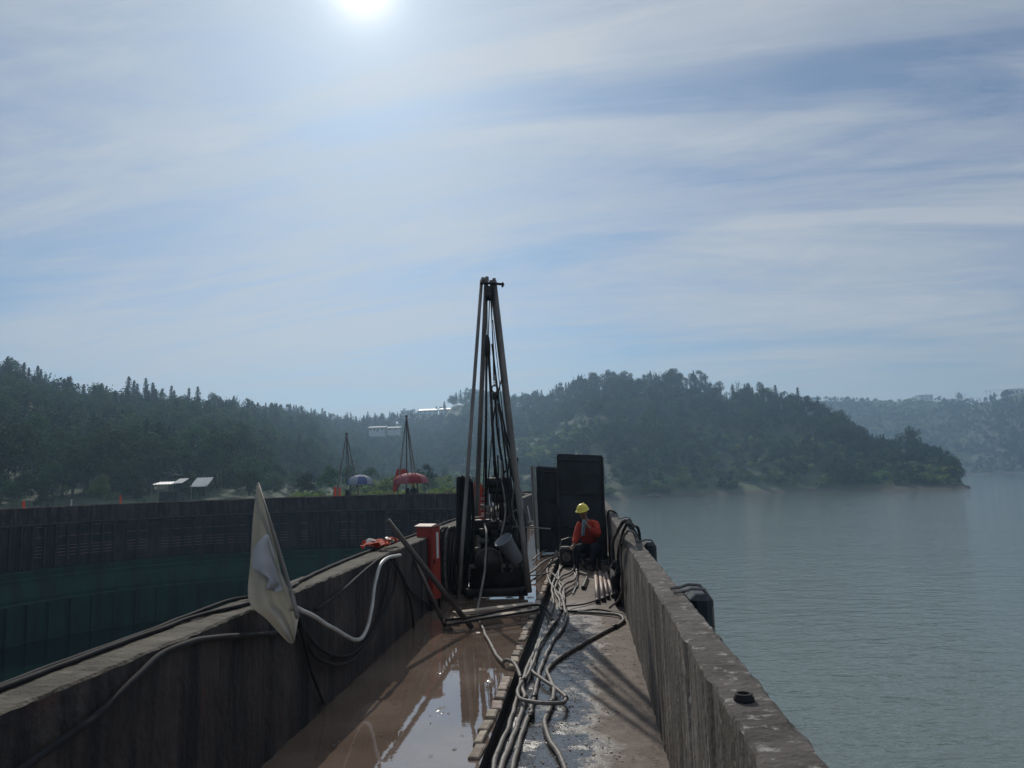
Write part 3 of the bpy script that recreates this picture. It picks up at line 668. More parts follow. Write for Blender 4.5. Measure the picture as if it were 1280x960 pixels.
def instancer(name, pts, protos, label, cat):
    """one mass of trees: points carrying size and heading, instanced by geometry nodes"""
    me = bpy.data.meshes.new(name); me.from_pydata([(c[1], c[2], c[3]) for c in pts], [], [])
    sz, tn, pk = [], [], []
    for c in pts:
        w = tr.uniform(.9, 1.25); sz += [c[4]*w, c[4]*w, c[4]]; tn += [0, 0, tr.uniform(0, 6.28)]; pk.append(tr.randrange(len(protos)))
    for nm_, ty, dat, key in (('size', 'FLOAT_VECTOR', sz, 'vector'), ('turn', 'FLOAT_VECTOR', tn, 'vector'), ('pickid', 'INT', pk, 'value')):
        me.attributes.new(nm_, ty, 'POINT'); me.attributes[nm_].data.foreach_set(key, dat)
    o = bpy.data.objects.new(name, me); COL.objects.link(o); tag(o, label, cat, kind='stuff')
    ng = bpy.data.node_groups.new(name, 'GeometryNodeTree'); ng.interface.new_socket('Geometry', in_out='INPUT', socket_type='NodeSocketGeometry'); ng.interface.new_socket('Geometry', in_out='OUTPUT', socket_type='NodeSocketGeometry')
    N, L = ng.nodes, ng.links; gi = N.new('NodeGroupInput'); go = N.new('NodeGroupOutput')
    jn = N.new('GeometryNodeJoinGeometry')
    for p in protos:
        ob = N.new('GeometryNodeObjectInfo'); ob.inputs['Object'].default_value = p; ob.transform_space = 'ORIGINAL'; ob.inputs['As Instance'].default_value = True
        L.new(ob.outputs['Geometry'], jn.inputs[0])
    ip = N.new('GeometryNodeInstanceOnPoints'); L.new(gi.outputs[0], ip.inputs['Points']); L.new(jn.outputs[0], ip.inputs['Instance']); ip.inputs['Pick Instance'].default_value = True
    def at(nm, t):
        n = N.new('GeometryNodeInputNamedAttribute'); n.data_type = t; n.inputs[0].default_value = nm; return next(s for s in n.outputs if s.enabled and s.name == 'Attribute')
    L.new(at('size', 'FLOAT_VECTOR'), ip.inputs['Scale'])
    er = N.new('FunctionNodeEulerToRotation'); L.new(at('turn', 'FLOAT_VECTOR'), er.inputs[0]); L.new(er.outputs[0], ip.inputs['Rotation'])
    L.new(at('pickid', 'INT'), ip.inputs['Instance Index']); L.new(ip.outputs[0], go.inputs[0])
    md = o.modifiers.new('scatter', 'NODES'); md.node_group = ng
    return o
def crown_objs(nm):
    seen = {}
    for o in COL.objects:
        if o.type == 'MESH' and o.parent and o.parent.name.split('.')[0] == nm and o.name.startswith('crown') and o.data.name not in seen: seen[o.data.name] = o
    return list(seen.values())
for nm, lab, cat in (('broadleaf_tree', 'dense dark broadleaf woodland covering the far hillsides', 'woodland'), ('conifer_tree', 'scattered dark conifers standing through the hillside woods', 'conifer woods'),
                     ('bamboo_clump', 'feathery bamboo groves scattered over the hillsides', 'bamboo grove'), ('shrub', 'pale green scrub along the shore and in clearings', 'scrub')):
    instancer({'broadleaf_tree': 'broadleaf_wood', 'conifer_tree': 'conifer_wood', 'bamboo_clump': 'bamboo_grove', 'shrub': 'shrub_cover'}[nm], rest[nm], crown_objs(nm), lab, cat)
# ------------------------------------------------------------------ haze
hm = bpy.data.materials.new('valley_haze'); hm.use_nodes = True; hn = hm.node_tree.nodes; hl = hm.node_tree.links; hn.remove(hn['Principled BSDF'])
pv = hn.new('ShaderNodeVolumePrincipled'); pv.inputs['Color'].default_value = (.49, .73, 1.0, 1); pv.inputs['Density'].default_value = HAZE_DENSITY; pv.inputs['Anisotropy'].default_value = .55
hl.new(pv.outputs[0], hn['Material Output'].inputs['Volume'])
MB().box((0, 0, 59), (5800, 5800, 142)).build('haze', hm, kind='stuff')

# ------------------------------------------------------------------ things on the deck
def hose(name, pts, r, m, label=None, cat='hose', parent=None, n=8, sub=8, **k):
    sp_ = spline(pts, sub); wob = [p+Vector((noise.noise(p*4.1)*.010, noise.noise(p*4.1+Vector((7, 7, 7)))*.010, 0)) for p in sp_]
    o = MB().tube(wob, [r*(1+.07*noise.noise(p*6)) for p in sp_], n).build(name, m, parent, smooth=True, **k)
    if name == 'hose' and m is M_hose and len(sp_) > 40:
        for f_ in ((.30, .72) if len(sp_) > 90 else (.45,)):
            i_ = int(f_*(len(sp_)-3)); MB().tube([wob[i_], wob[i_+1], wob[i_+2]], [r*1.35, r*1.5, r*1.35], 10).build('coupling', M_iron, o, smooth=True)
    if label: tag(o, label, cat)
    return o
def GP(lst, z=.045): return [G(a, b, z if len(t) == 0 else t[0]) for (a, b, *t) in lst]
def local(mb, org):
    mb.v = [(v[0]-org[0], v[1]-org[1], v[2]-org[2]) for v in mb.v]; return mb

# --- flag on the near parapet
fo = V(366, 748, 4.88)
flag = empty('flag', fo, label='dusty beige triangular flag with white patches hanging from a leaning pole on the near parapet', cat='flag')
local(MB().tube([V(372, 772, 4.80), V(366, 748, 4.88), V(345, 677, 4.98), V(322, 604, 5.08)], [.014, .014, .013, .010], 8), fo).build('pole', M_pipe, flag, smooth=True)
def cloth(Lp, Rp, Yl, Yr, nu, nv, name, m, thick=.004, push=0.0, amp=.02):
    Ls = spline([Vector((a, b, 0)) for a, b in Lp], 10); Rs_ = spline([Vector((a, b, 0)) for a, b in Rp], 10); mb = MB(); vs = []
    def smp(c, t):
        f = t*(len(c)-1); i = min(int(f), len(c)-2); return c[i].lerp(c[i+1], f-i)
    for side in (0, 1):
        for i in range(nv+1):
            t = i/nv; a = smp(Ls, t); b = smp(Rs_, t)
            for j in range(nu+1):
                q = j/nu; p = a.lerp(b, q); w = 2.2*amp*math.sin(q*8+t*3.2)*(t**.8)*math.sin(math.pi*min(1, .15+q)) + .5*amp*noise.noise((q*3, t*6, 1))
                vs.append(V(p.x, p.y, Yl+(Yr-Yl)*q+w+push+side*thick))
    n = (nu+1)*(nv+1)
    for s in (0, 1):
        for i in range(nv):
            for j in range(nu):
                k = s*n+i*(nu+1)+j; f = (k, k+1, k+nu+2, k+nu+1); mb.f.append(f if s == 0 else f[::-1]); mb.mi.append(0)
    mb.v = [tuple(v) for v in vs]
    edge = [j for j in range(nu+1)]+[i*(nu+1)+nu for i in range(1, nv+1)]+[nv*(nu+1)+j for j in range(nu-1, -1, -1)]+[i*(nu+1) for i in range(nv-1, 0, -1)]
    for a, b in zip(edge, edge[1:]+edge[:1]): mb.f.append((a, a+n, b+n, b)); mb.mi.append(0)
    return local(mb, fo).build(name, m, flag, smooth=True)
cloth([(321, 606), (316, 650), (313, 700), (311, 751), (334, 775), (358, 801), (365, 805)], [(324, 607), (335, 650), (349, 705), (359, 748), (373, 764), (371, 785), (368, 803)], 4.96, 4.93, 20, 44, 'cloth', M_cloth, amp=.032)
cloth([(332, 668), (318, 684), (315, 700), (317, 712), (333, 722), (332, 736)], [(335, 668), (341, 685), (346, 705), (352, 722), (356, 736), (345, 740)], 4.945, 4.925, 8, 14, 'patch', M_patch, push=-.02)
cloth([(333, 672), (337, 690), (343, 706), (350, 726), (357, 748), (361, 764)], [(334.5, 672), (340, 690), (347.5, 706), (356, 726), (366, 746), (372, 764)], 4.91, 4.91, 4, 14, 'rolled_edge', M_cloth, push=-.03, amp=.005)

# --- cables and hoses on the near parapet
hose('cable', [LW(a, b, o) for a, b, o in ()] or [G(a, b, 1.018) for a, b in ((-60, 880), (0, 857), (70, 830), (160, 798), (231, 771), (285, 751), (330, 744))], .011, M_black, 'black cable lying along the outer edge of the near parapet top')
hose('cable', [G(a, b, 1.014) for a, b in ((-60, 884), (20, 853), (110, 819), (190, 790), (250, 769), (300, 757), (340, 745), (372, 729))], .013, M_black, 'second thicker black cable beside the parapet edge cable')
hose('cable', [G(a, b, 1.015) for a, b in ((352, 738), (400, 714), (450, 693), (500, 675), (530, 664), (562, 651), (600, 640))], .016, M_black, 'black cable on the parapet edge running beyond the flag toward the red cabinet')
o = hose('cable', [LW(a, b, .035) for a, b in ((372, 789), (315, 794), (262, 798), (231, 805), (200, 820), (170, 848), (128, 888), (84, 920), (31, 958), (-30, 1000))], .017, M_black, 'dusty dark conduit sagging along the inner face of the near parapet')
def loops(name, pts, r, m, label, d=.04): return hose(name, [LW(a, b, d) for a, b in pts], r, m, label)
loops('hose', [(372, 760), (395, 772), (420, 788), (442, 799), (453, 797), (460, 780), (465, 755), (470, 725), (476, 705), (486, 697), (500, 694)], .018, M_pale, 'pale grey hose curving down the parapet face and back up', .07)
loops('hose', [(372, 768), (386, 795), (408, 815), (432, 820), (452, 808), (468, 785), (480, 750), (486, 715), (490, 698)], .015, M_black, 'black hose hanging in the upper sagging loop under the pale hose')
loops('hose', [(374, 772), (386, 808), (402, 825), (424, 831), (444, 822), (462, 800), (478, 770), (492, 735), (497, 702)], .015, M_black, 'black hose hanging in the lowest sagging loop on the parapet', .05)
loops('hose', [(395, 762), (420, 745), (446, 722), (468, 703), (482, 694)], .013, M_black, 'thin black hose rising diagonally across the parapet face')
loops('hose', [(488, 698), (500, 715), (512, 738), (530, 752), (545, 762)], .016, M_black, 'black hose dropping from the parapet toward the red cabinet foot')
loops('hose', [(492, 697), (503, 725), (513, 755), (517, 785)], .014, M_black, 'black hose dropping almost straight down the parapet face', .05)
hose('cable', [LW(372, 770, .04), LW(380, 800, .045), LW(392, 845, .05), LW(402, 872, .05), G(406, 880, .02)], .012, M_black, 'thin black line hanging straight from the flag foot to the deck')
# crumpled red and white rag
rg = MB(); q0 = G(475, 686, 1.0); r_ = random.Random(4)
rag = empty('rag_heap', q0, label='crumpled red and white rags lying on the parapet top before the red cabinet', cat='rags')
for part, m, nn, sc_ in (('red_cloth', M_orange, 9, .17), ('white_cloth', M_roof, 4, .11)):
    b = MB()
    for i in range(nn):
        c = Vector((r_.uniform(-.12, .12), r_.uniform(-.35, .35), .02+r_.uniform(0, .05))); a = r_.uniform(0, 3.1); vs = []
        for p in range(5):
            for q in range(5):
                u, v = (p-2)/4*sc_, (q-2)/4*sc_*.7; vs.append(c+rotz(a) @ Vector((u, v, .05*noise.noise((u*18+i, v*18, i))+.03*math.cos(u*20)+.02)))
        b.add(vs, [(p*5+q, p*5+q+1, p*5+q+6, p*5+q+5) for p in range(4) for q in range(4)])
    b.build(part, m, rag, smooth=True)
M_dpipe = mat('dark_rusty_pipe', (.045, .038, .034), (.10, .08, .07), rough=.7, scale=6, bump=.2)
# --- leaning pipes
def leaning(a, b, r, label):
    o = MB().tube([a, a.lerp(b, .5), b], r, 10).build('steel_pipe', M_dpipe, smooth=True); tag(o, label, 'pipe'); return o
leaning(G(590, 785, .03), V(484, 650, 9.2), .032, 'long rusty steel pipe leaning over the parapet in front of the red cabinet')
leaning(G(557, 783, .03), V(513, 690, 9.95), .026, 'shorter rusty pipe leaning beside the long one at the cabinet foot')
# --- red cabinet
cb = G(537, 752, 0); cab = empty('electric_cabinet', (cb.x+.075, 11.05, 0), R(-34), label='narrow red steel cabinet with pale sloping lid standing against the parapet', cat='cabinet')
MB().box((0, 0, .64), (.27, .20, 1.0), bev=.008).build('body', M_red, cab)
MB().box((.139, .0, .66), (.012, .17, .90), bev=.004).build('door', M_red, cab)
MB().box((0, -.104, .64), (.20, .01, .86), bev=.003).build('front_panel', M_red, cab)
b = MB(); b.add([(-.155, -.12, 1.15), (.155, -.12, 1.15), (.155, .12, 1.16), (-.155, .12, 1.16), (-.155, 0, 1.18), (.155, 0, 1.18), (-.155, -.12, 1.137), (.155, -.12, 1.137), (.155, .12, 1.147), (-.155, .12, 1.147)],
      [(0, 1, 5, 4), (4, 5, 2, 3), (0, 4, 3, 9, 6), (1, 7, 8, 2, 5), (0, 6, 7, 1), (3, 2, 8, 9), (6, 9, 8, 7)]); b.build('lid', mat('faded_pink_lid', (.34, .22, .19), (.46, .33, .29), rough=.6, bump=.1), cab)
MB().box((.148, .02, .88), (.006, .045, .36)).build('white_label', M_white, cab)
MB().box((.152, -.06, .66), (.02, .015, .07), bev=.004).build('handle', M_iron, cab)
for x in (-.12, .12):
    for y in (-.08, .08): MB().box((x, y, .07), (.03, .03, .14)).build('leg', M_iron, cab)
# --- drilling rig
rg0 = G(620, 745, 0); RX, RY = rg0.x, 12.35
rig = empty('drilling_rig', (RX, RY, 0), label='large dark drilling rig with tall pole tripod standing on the deck nearest the camera', cat='drilling rig')
def rp(name, mb, m, par=None, **k): return local(mb, (RX, RY, 0) if par is None or par is rig else (RX, RY, 0)).build(name, m, par or rig, smooth=True, **k)
top = V(611, 356, 12.3)
def mast(bx, by, Yb, tx, ty, r0, r1, name='mast_leg', m=M_pipe, Yt=12.3):
    a = V(bx, by, Yb); t = V(tx, ty, Yt); rp(name, MB().tube([a.lerp(t, k/6) for k in range(7)], [r0+(r1-r0)*k/6 for k in range(7)], 10), m)
    return a, t
mast(573, 749, 11.55, 602, 350, .031, .027)
mast(592, 726, 13.3, 608, 348, .044, .038)
mast(661.5, 741, 11.75, 618, 351, .046, .036)
mast(655, 700, 13.4, 614, 350, .036, .034)
for (a, b, Y) in ((604, 352, 12.3), (609, 351, 12.32), (618, 353, 12.3)):   # stub ends above the pin
    rp('pole_tip', MB().tube([V(a, b, Y), V(a-.5, b-5, Y)], .03, 8), M_pipe)
rp('top_pin', MB().tube([V(600, 354, 12.25), V(615, 354, 12.25), V(628.5, 355.5, 12.25)], .022, 8), M_iron)
rp('pin_hook', MB().tube([V(628, 353, 12.25), V(629.5, 356, 12.25), V(627.5, 359, 12.25)], .016, 6), M_iron)
b = MB(); c = V(611, 366, 12.28); b.box(c, (.12, .10, .22), bev=.02); b.lathe([(0.0, -.05), (.085, -.05), (.07, 0), (.085, .05), (0, .05)], c-Vector((0, 0, .06)), 16, Matrix.Rotation(R(90), 3, 'Y')); rp('crown_block', b, M_iron)
def wire(a, b, r=.008, name='wire_rope'): rp(name, MB().tube([a, b], r, 6), M_iron)
wire(V(609, 372, 12.28), V(609, 426, 12.28)); wire(V(613.5, 372, 12.28), V(618, 475, 12.28)); wire(V(614.5, 372, 12.3), V(617, 476, 12.3), .006)
b = MB(); b.lathe([(.012, .22), (.04, .18), (.055, .05), (.05, -.12), (.035, -.14)], V(609, 435, 12.28), 12); rp('swivel', b, M_iron)
wire(V(608, 436, 12.28), V(607, 640, 12.3), .022, 'lifting_rod'); wire(V(610.5, 436, 12.28), V(620, 610, 12.5), .024, 'lifting_rod')
# chain hook block
b = MB(); cpt = V(618.5, 486, 12.28)
b.tube([cpt+Vector((.05*math.cos(t*.6), 0, .06*math.sin(t*.6))) for t in range(11)], .012, 6); b.box(cpt-Vector((0, 0, .12)), (.08, .05, .12), bev=.01); rp('hook_block', b, M_iron)
for k in range(4): rp('chain_link', MB().tube([V(618.2, 474+k*2.6, 12.28)+Vector((.014*math.cos(t), .014*math.cos(t)*(k % 2), .022*math.sin(t))) for t in [j*.7 for j in range(10)]], .005, 5), M_iron)
def rope(pts, r=.013, m=M_black, name='air_hose'): rp(name, MB().tube(spline(pts, 6), r, 6), m)
rope([V(619, 498, 12.25), V(622, 540, 12.2), V(628, 580, 12.2), V(630, 610, 12.3)], .02)
rope([V(627, 474, 12.2), V(624, 486, 12.2), V(623, 500, 12.2), V(630, 530, 12.15), V(636, 570, 12.1), V(640, 615, 12.1)], .012)
rope([V(620, 500, 12.25), V(616, 540, 12.25), V(622, 600, 12.3)], .012)
rope([V(622, 495, 12.25), V(632, 540, 12.2), V(645, 585, 12.15), V(648, 640, 12.1)], .014)
for k, (x0, y0, x1, y1, Y1) in enumerate(((612, 372, 603, 640, 12.6), (613, 372, 628, 600, 12.4), (615, 430, 640, 640, 12.5), (616, 400, 633, 560, 12.6), (611, 440, 622, 640, 12.35), (617, 520, 606, 650, 12.2), (622, 505, 652, 650, 12.2))):
    wire(V(x0, y0, 12.3), V(x1, y1, Y1), (.009, .006, .016, .007, .012, .010, .014)[k], 'stay_line')
for k in range(6):
    q5 = random.Random(60+k); x = 622+k*5; rope([V(x, 560+q5.random()*30, 12.2), V(x+q5.uniform(-6, 6), 600, 12.1), V(x+q5.uniform(-8, 8), 640, 12.05), V(x+q5.uniform(-10, 14), 680, 11.9), V(x+q5.uniform(-4, 12), 715, 11.8)], .010+.008*q5.random(), M_hose if k % 3 == 1 else M_black)
# base and machine
def rb(name, px0, py0, px1, py1, Y, dpt, m, bev=.01, par=None):
    a = V(px0, py0, Y); c = V(px1, py1, Y); return rp(name, MB().box(((a.x+c.x)/2, Y+dpt/2, (a.z+c.z)/2), (abs(c.x-a.x), dpt, abs(a.z-c.z)), bev=bev), m, par)
rb('skid_beam', 580, 737, 660, 745, 11.75, .12, M_iron); rb('skid_beam', 586, 724, 655, 731, 13.0, .12, M_iron)
for x in (586, 652): a = V(x, 743, 11.8); rp('skid_rail', MB().box((a.x, 12.4, .10), (.09, 1.35, .10), bev=.01), M_iron)
rb('engine_housing', 588, 709, 656, 738, 11.9, .55, M_iron, .03)
rb('guard_rail', 586, 706, 657, 709, 11.82, .04, M_pipe, .005)
rb('gearbox', 600, 664, 650, 709, 12.45, .42, M_iron, .03)
rb('control_panel', 592, 650, 628, 668, 12.35, .18, M_iron, .02); rb('upper_housing', 620, 655, 654, 690, 12.4, .4, M_iron, .03)
# winch drum with bright rim
b = MB(); c = V(611, 702, 11.85); rx = Matrix.Rotation(R(90), 3, 'X')
b.lathe([(0, -.04), (.19, -.04), (.20, -.02), (.20, .02), (.19, .04), (.11, .05), (.11, .22), (.19, .23), (.2, .25), (0, .26)][::-1], c, 28, rx); rp('winch_drum', b, M_iron)
rp('drum_rim', MB().tube([c+Vector((.20*math.cos(t*.2244), -.03, .20*math.sin(t*.2244))) for t in range(29)], .011, 6), M_chrome if False else M_pipe)
for k in range(6): a = k*1.047; rp('drum_spoke', MB().tube([c+Vector((.03*math.cos(a), -.05, .03*math.sin(a))), c+Vector((.18*math.cos(a), -.05, .18*math.sin(a)))], .010, 6), M_iron)
# grey bucket lying tilted on the machine
bu = empty('bucket', V(638, 688, 11.75), label='grey plastic bucket lying tilted on the drilling rig beside the winch drum', cat='bucket')
bu.rotation_euler = (R(20), R(-32), 0)
b = MB(); b.lathe([(0, -.21), (.095, -.21), (.10, -.20), (.138, .21), (.148, .215), (.148, .19), (.135, .18)][:6]+[(.13, .20), (.09, -.18), (0, -.18)], (0, 0, 0), 24); b.build('pail', M_bucket, bu, smooth=True)
MB().tube([Vector((.148*math.cos(t*.26), .04*math.sin(t*.26)-.0, .20+.10*math.sin(t*.26))) for t in range(13)], .004, 5).build('handle', M_iron, bu)
# spindle head with hydraulic rams
rb('crosshead', 607.5, 597.5, 639, 608, 12.3, .30, M_iron, .02); rb('chuck_plate', 610, 608, 637, 616, 12.34, .24, M_iron, .015); rb('chuck_body', 614, 616, 634, 628, 12.36, .2, M_iron, .03)
for (x, r0, m, nm) in ((616.5, .026, M_chrome, 'hydraulic_ram'), (612, .012, M_chrome, 'guide_rod'), (626.5, .042, M_iron, 'spindle'), (633.5, .03, M_iron, 'hydraulic_ram')):
    rp(nm, MB().tube([V(x, 614, 12.42), V(x+.4, 634, 12.42), V(x+.6, 655, 12.42)], r0, 12), m)
for x in (611, 617, 627, 634, 638): rp('bolt', MB().box(V(x, 597, 12.36), (.035, .035, .05), bev=.006), M_chrome if x in (611, 634) else M_iron)
for (x, y) in ((617, 653), (627, 654), (633, 652)): rp('flange', MB().lathe([(0, -.01), (.05, -.01), (.05, .012), (0, .012)], V(x, y, 12.4), 12), M_pipe)
rp('lever', MB().tube([V(631, 656, 12.2), V(634, 648, 12.1), V(640, 641, 12.05), V(646, 637, 12.0)], .012, 6), M_pipe)
rp('lever', MB().tube([V(592, 651, 12.3), V(593, 647, 12.25), V(606, 646, 12.25)], .010, 6), M_pipe)
rp('lever', MB().tube([V(642, 622, 12.2), V(644, 615, 12.15)], .014, 6), M_iron)
for k, (x, y) in enumerate(((640, 612), (645, 622), (650, 632), (644, 640), (652, 645))):
    rope([V(x-6, y+8, 12.3), V(x, y, 12.15), V(x+5, y+14, 12.1), V(x+3, y+38, 12.1), V(x-3, y+55-k*3, 12.2)], .016)
rp('cross_tie', MB().tube([V(640, 658.5, 11.9), V(688, 661, 12.4)], .010, 6), M_pipe)
for k in range(9):
    rp('standing_rod', MB().tube([V(640+k*2.4, 742-k*1.2, 11.95+.05*(k % 3)), V(637+k*1.9, 606+((k*37) % 23), 12.2)], .022+.004*(k % 2), 8), M_pipe if k % 3 else M_iron)
for k in range(14):
    q5 = random.Random(k); x = 588+q5.random()*66; y = 625+q5.random()*75; rp('valve_fitting', MB().box(V(x, y, 12.02+q5.random()*.3), (.05+q5.random()*.12, .06, .05+q5.random()*.12), rot=rotz(q5.random()), bev=.012), (M_iron, M_pipe, M_iron)[k % 3])
rb('rear_cover', 644, 640, 660, 700, 12.6, .3, M_tarp, .04)
# --- tall bundle of black hoses by the rig
HX = V(579, 650, 12.1); hc = empty('hose_coil', (HX.x, 12.1, 0), label='tall hanging bundle of black hoses beside the red cabinet and rig', cat='hose bundle')
hr = random.Random(8)
local(MB().tube([(HX.x+.02, 12.2, 0), (HX.x+.02, 12.2, 1.72)], .03, 8), (HX.x, 12.1, 0)).build('post', M_iron, hc)
for k in range(10):
    x0 = 571.5+k*1.7; ys = 594+hr.uniform(0, 7)+abs(k-4.5)*.5; dy = hr.uniform(.0, .16); w = hr.uniform(3, 6)
    pts = [V(x0-1, 700+hr.uniform(-8, 8), 12.05-dy), V(x0, 650, 12.05-dy), V(x0+.3, ys+4, 12.08-dy), V(x0+w*.4, ys, 12.12-dy*.5), V(x0+w*.7, ys+5, 12.2), V(x0+w, 650, 12.22), V(x0+w*.9-2, 698+hr.uniform(-8, 8), 12.2), V(x0-1, 705, 12.1-dy*.5)]
    local(MB().tube(spline(pts, 6), .017, 6), (HX.x, 12.1, 0)).build('hose_loop', M_black, hc, smooth=True)
for k in range(8):
    x0 = 551+k*4.2; pts = [V(x0+10, 664, 12.2), V(x0+3, 660-k*.3, 12.0), V(x0-3+k*.4, 672, 11.9), V(x0-3.5, 705, 11.85), V(x0-1, 735, 11.8), V(x0+9, 742, 11.9), V(x0+12, 728, 12.0), V(x0+13, 690, 12.1)]
    local(MB().tube(spline(pts, 6), .019, 6), (HX.x, 12.1, 0)).build('hose_loop', M_black if k != 2 else M_hose, hc, smooth=True)
# --- red banner behind the rig
bn = empty('banner', V(599, 660, 13.9), label='narrow red banner with small white characters behind the rig mast', cat='banner')
bo = bn.location
def bq(name, c, m, dy=0.0, t=.01):
    ps = [V(x, y, 13.9+dy) for x, y in c]; n = len(ps); b = MB(); b.add([p-bo for p in ps]+[p-bo+Vector((0, t, 0)) for p in ps], [tuple(range(n))[::-1], tuple(range(n, 2*n))]+[(i, (i+1) % n, (i+1) % n+n, i+n) for i in range(n)]); return b.build(name, m, bn)
bq('cloth', [(592.5, 602), (600, 603), (605, 610), (606, 614), (602, 617), (607, 622), (606.5, 648), (599, 650), (592, 649)], M_orange)
for k in range(4):
    y = 622+k*6.3
    for (dx0, dy0, dx1, dy1) in ((0, 0, 4.4, .9), (0, 2.1, 4, 2.9), (1.6, -.6, 2.5, 4.4), (0.2, 3.9, 4.4, 4.7))[:3+(k % 2)]:
        bq('character_stroke', [(601+dx0, y+dy0), (601+dx1, y+dy0), (601+dx1, y+dy1), (601+dx0, y+dy1)], M_white, -.02, .006)
local(MB().tube([V(599, 662, 13.95)-Vector((0, 0, .35)), V(598.5, 600, 13.95)], .012, 6), bo).build('pole', M_pipe, bn)
# --- hose hanging from the rig down to the deck, then joining the bundle
hose('hose', [V(606, 655, 12.2), V(608, 668, 11.7), V(607, 700, 11.5), V(602, 735, 11.0), V(597.5, 757, 10.6), V(597, 768, 10.35), G(602, 782, .03), G(612, 803, .03), G(626, 826, .03), G(633, 825, .07), G(642, 829, .06), G(649, 842, .04), G(650, 856, .03), G(643, 885, .03), G(633, 915, .04), G(620, 948, .04), G(612, 990, .04)], .0165, M_hose,
     'dusty grey hose hanging from the rig and curling over the pale blocks', sub=10)
GH = lambda lst: [G(a, b, z) for a, b, z in lst]
hose('hose', GH([(612, 1010, .04), (626, 962, .04), (640, 925, .04), (650, 895, .035), (656, 872, .05), (652, 858, .06), (658, 838, .05), (668, 815, .04), (676, 798, .04), (690, 780, .05), (700, 765, .05), (704, 745, .05), (698, 722, .05), (702, 700, .05)]), .0185, M_hose, 'grey hose next to the slot in the near end of the deck bundle', sub=10)
hose('hose', GH([(632, 1010, .04), (641, 962, .04), (650, 925, .04), (660, 896, .04), (668, 868, .04), (674, 842, .04), (682, 820, .04), (692, 800, .04), (704, 783, .05), (708, 765, .06), (700, 745, .05), (688, 728, .05), (684, 712, .05), (689, 700, .05)]), .0175, M_hose, 'middle grey hose of the deck bundle, nearest the gritty walkway', sub=10)
hose('hose', GH([(701, 1010, .04), (707, 968, .04), (698, 942, .04), (686, 922, .04), (681, 905, .04), (685, 890, .04), (691, 874, .05), (692, 860, .05), (687, 848, .04), (685, 838, .04), (694, 826, .04), (716, 812, .04), (735, 801, .04), (757, 789, .04), (775, 780, .04), (779, 773, .05), (770, 768, .05), (742, 766, .04), (712, 764, .04), (700, 760, .05)]), .019, M_hose, 'thick dark hose bending out to the lake parapet and back to the walkway centre', sub=10)
hose('hose', GH([(665, 826, .06), (665, 838, .06), (676, 848, .06), (690, 857, .06), (704, 868, .06), (708, 874, .07), (704, 878, .09), (690, 879, .10), (668, 878, .10), (652, 874, .09), (647, 866, .08), (650, 855, .08), (660, 842, .07), (668, 826, .07), (673, 808, .06), (684, 790, .06), (698, 772, .07)]), .0155, M_hose, 'grey hose looping across the top of the near deck bundle', sub=10)
def walk(name, lst, r, m, label, cat='hose'): return hose(name, GH([(a, b, z) for a, b, z in lst]), r, m, label, cat, sub=8)
walk('hose', [(688, 768, .05), (692, 752, .05), (690, 735, .05), (695, 720, .05), (704, 706, .05)], .019, M_hose, 'left short wavy hose in the coils in front of the worker')
walk('hose', [(697, 770, .06), (700, 752, .06), (694, 738, .06), (700, 722, .06), (712, 716, .06), (720, 708, .06)], .019, M_hose, 'second wavy hose in the coils in front of the worker')
walk('hose', [(707, 768, .07), (704, 750, .07), (700, 740, .08), (706, 730, .08), (718, 724, .07), (721, 712, .08), (718, 703, .10), (708, 696, .12), (694, 696, .12), (680, 702, .10), (668, 712, .08), (660, 718, .08)], .020, M_hose, 'thick hose arching left over the slot toward the rig foot')
walk('hose', [(700, 746, .05), (710, 740, .05), (719, 733, .05), (721, 722, .06), (719, 709, .07), (711, 700, .08), (700, 699, .09), (686, 706, .08), (676, 716, .06), (668, 724, .05)], .018, M_black, 'black hose arching beside the thick one toward the rig foot')
walk('hose', [(660, 720, .08), (676, 718, .08), (689, 716, .08), (697, 724, .08), (704, 732, .07), (705, 745, .06), (706, 760, .06), (704, 775, .05)], .013, M_hose, 'thin grey hose kinked over the slot beside the pale blocks')
walk('hose', [(664, 657, .05), (674, 660, .05), (684, 667, .05), (691, 676, .05), (695, 685, .05), (694, 692, .05), (697, 700, .05)], .026, M_hose, 'pale dusty hose curving away past the shelters at the walkway left side')
walk('hose', [(668, 660, .08), (680, 666, .08), (688, 674, .08), (693, 684, .08), (697, 692, .07)], .022, M_hose, 'second pale hose lying against the curving one by the shelters')
walk('hose', [(666, 700, .05), (672, 694, .07), (680, 689, .08), (692, 686, .07), (697, 692, .05)], .018, M_hose, 'grey hose end looping left of the worker near the blocks')
walk('hose', [(716, 742, .04), (719, 735, .05), (722, 728, .05), (718, 716, .05)], .010, M_pale, 'thin pale hose tail on the muddy deck left of the drill rods')
walk('cable', [(700, 763, .07), (720, 764, .05), (745, 762, .04), (765, 765, .04), (777, 770, .04)], .012, M_black, 'thin black cable crossing the walkway beside the thick dark hose', 'cable')
walk('cable', [(702, 758, .08), (716, 757, .05), (735, 754, .04), (752, 747, .04), (764, 737, .04), (769, 722, .05)], .011, M_black, 'thin black cable curving round the drill rods to the lake parapet', 'cable')
for k in range(5):
    walk('hose', [(700+k*3, 688, .05+.02*k), (712+k*3, 694+k, .06), (728+k, 699+k*1.5, .06+.015*k), (745, 700+k, .06), (760, 696+k*2, .07), (768, 688+k, .08)], .02, M_black if k % 2 else M_hose, ['lowest', 'second', 'third', 'fourth', 'top'][k]+' hose of the coil around the worker feet')
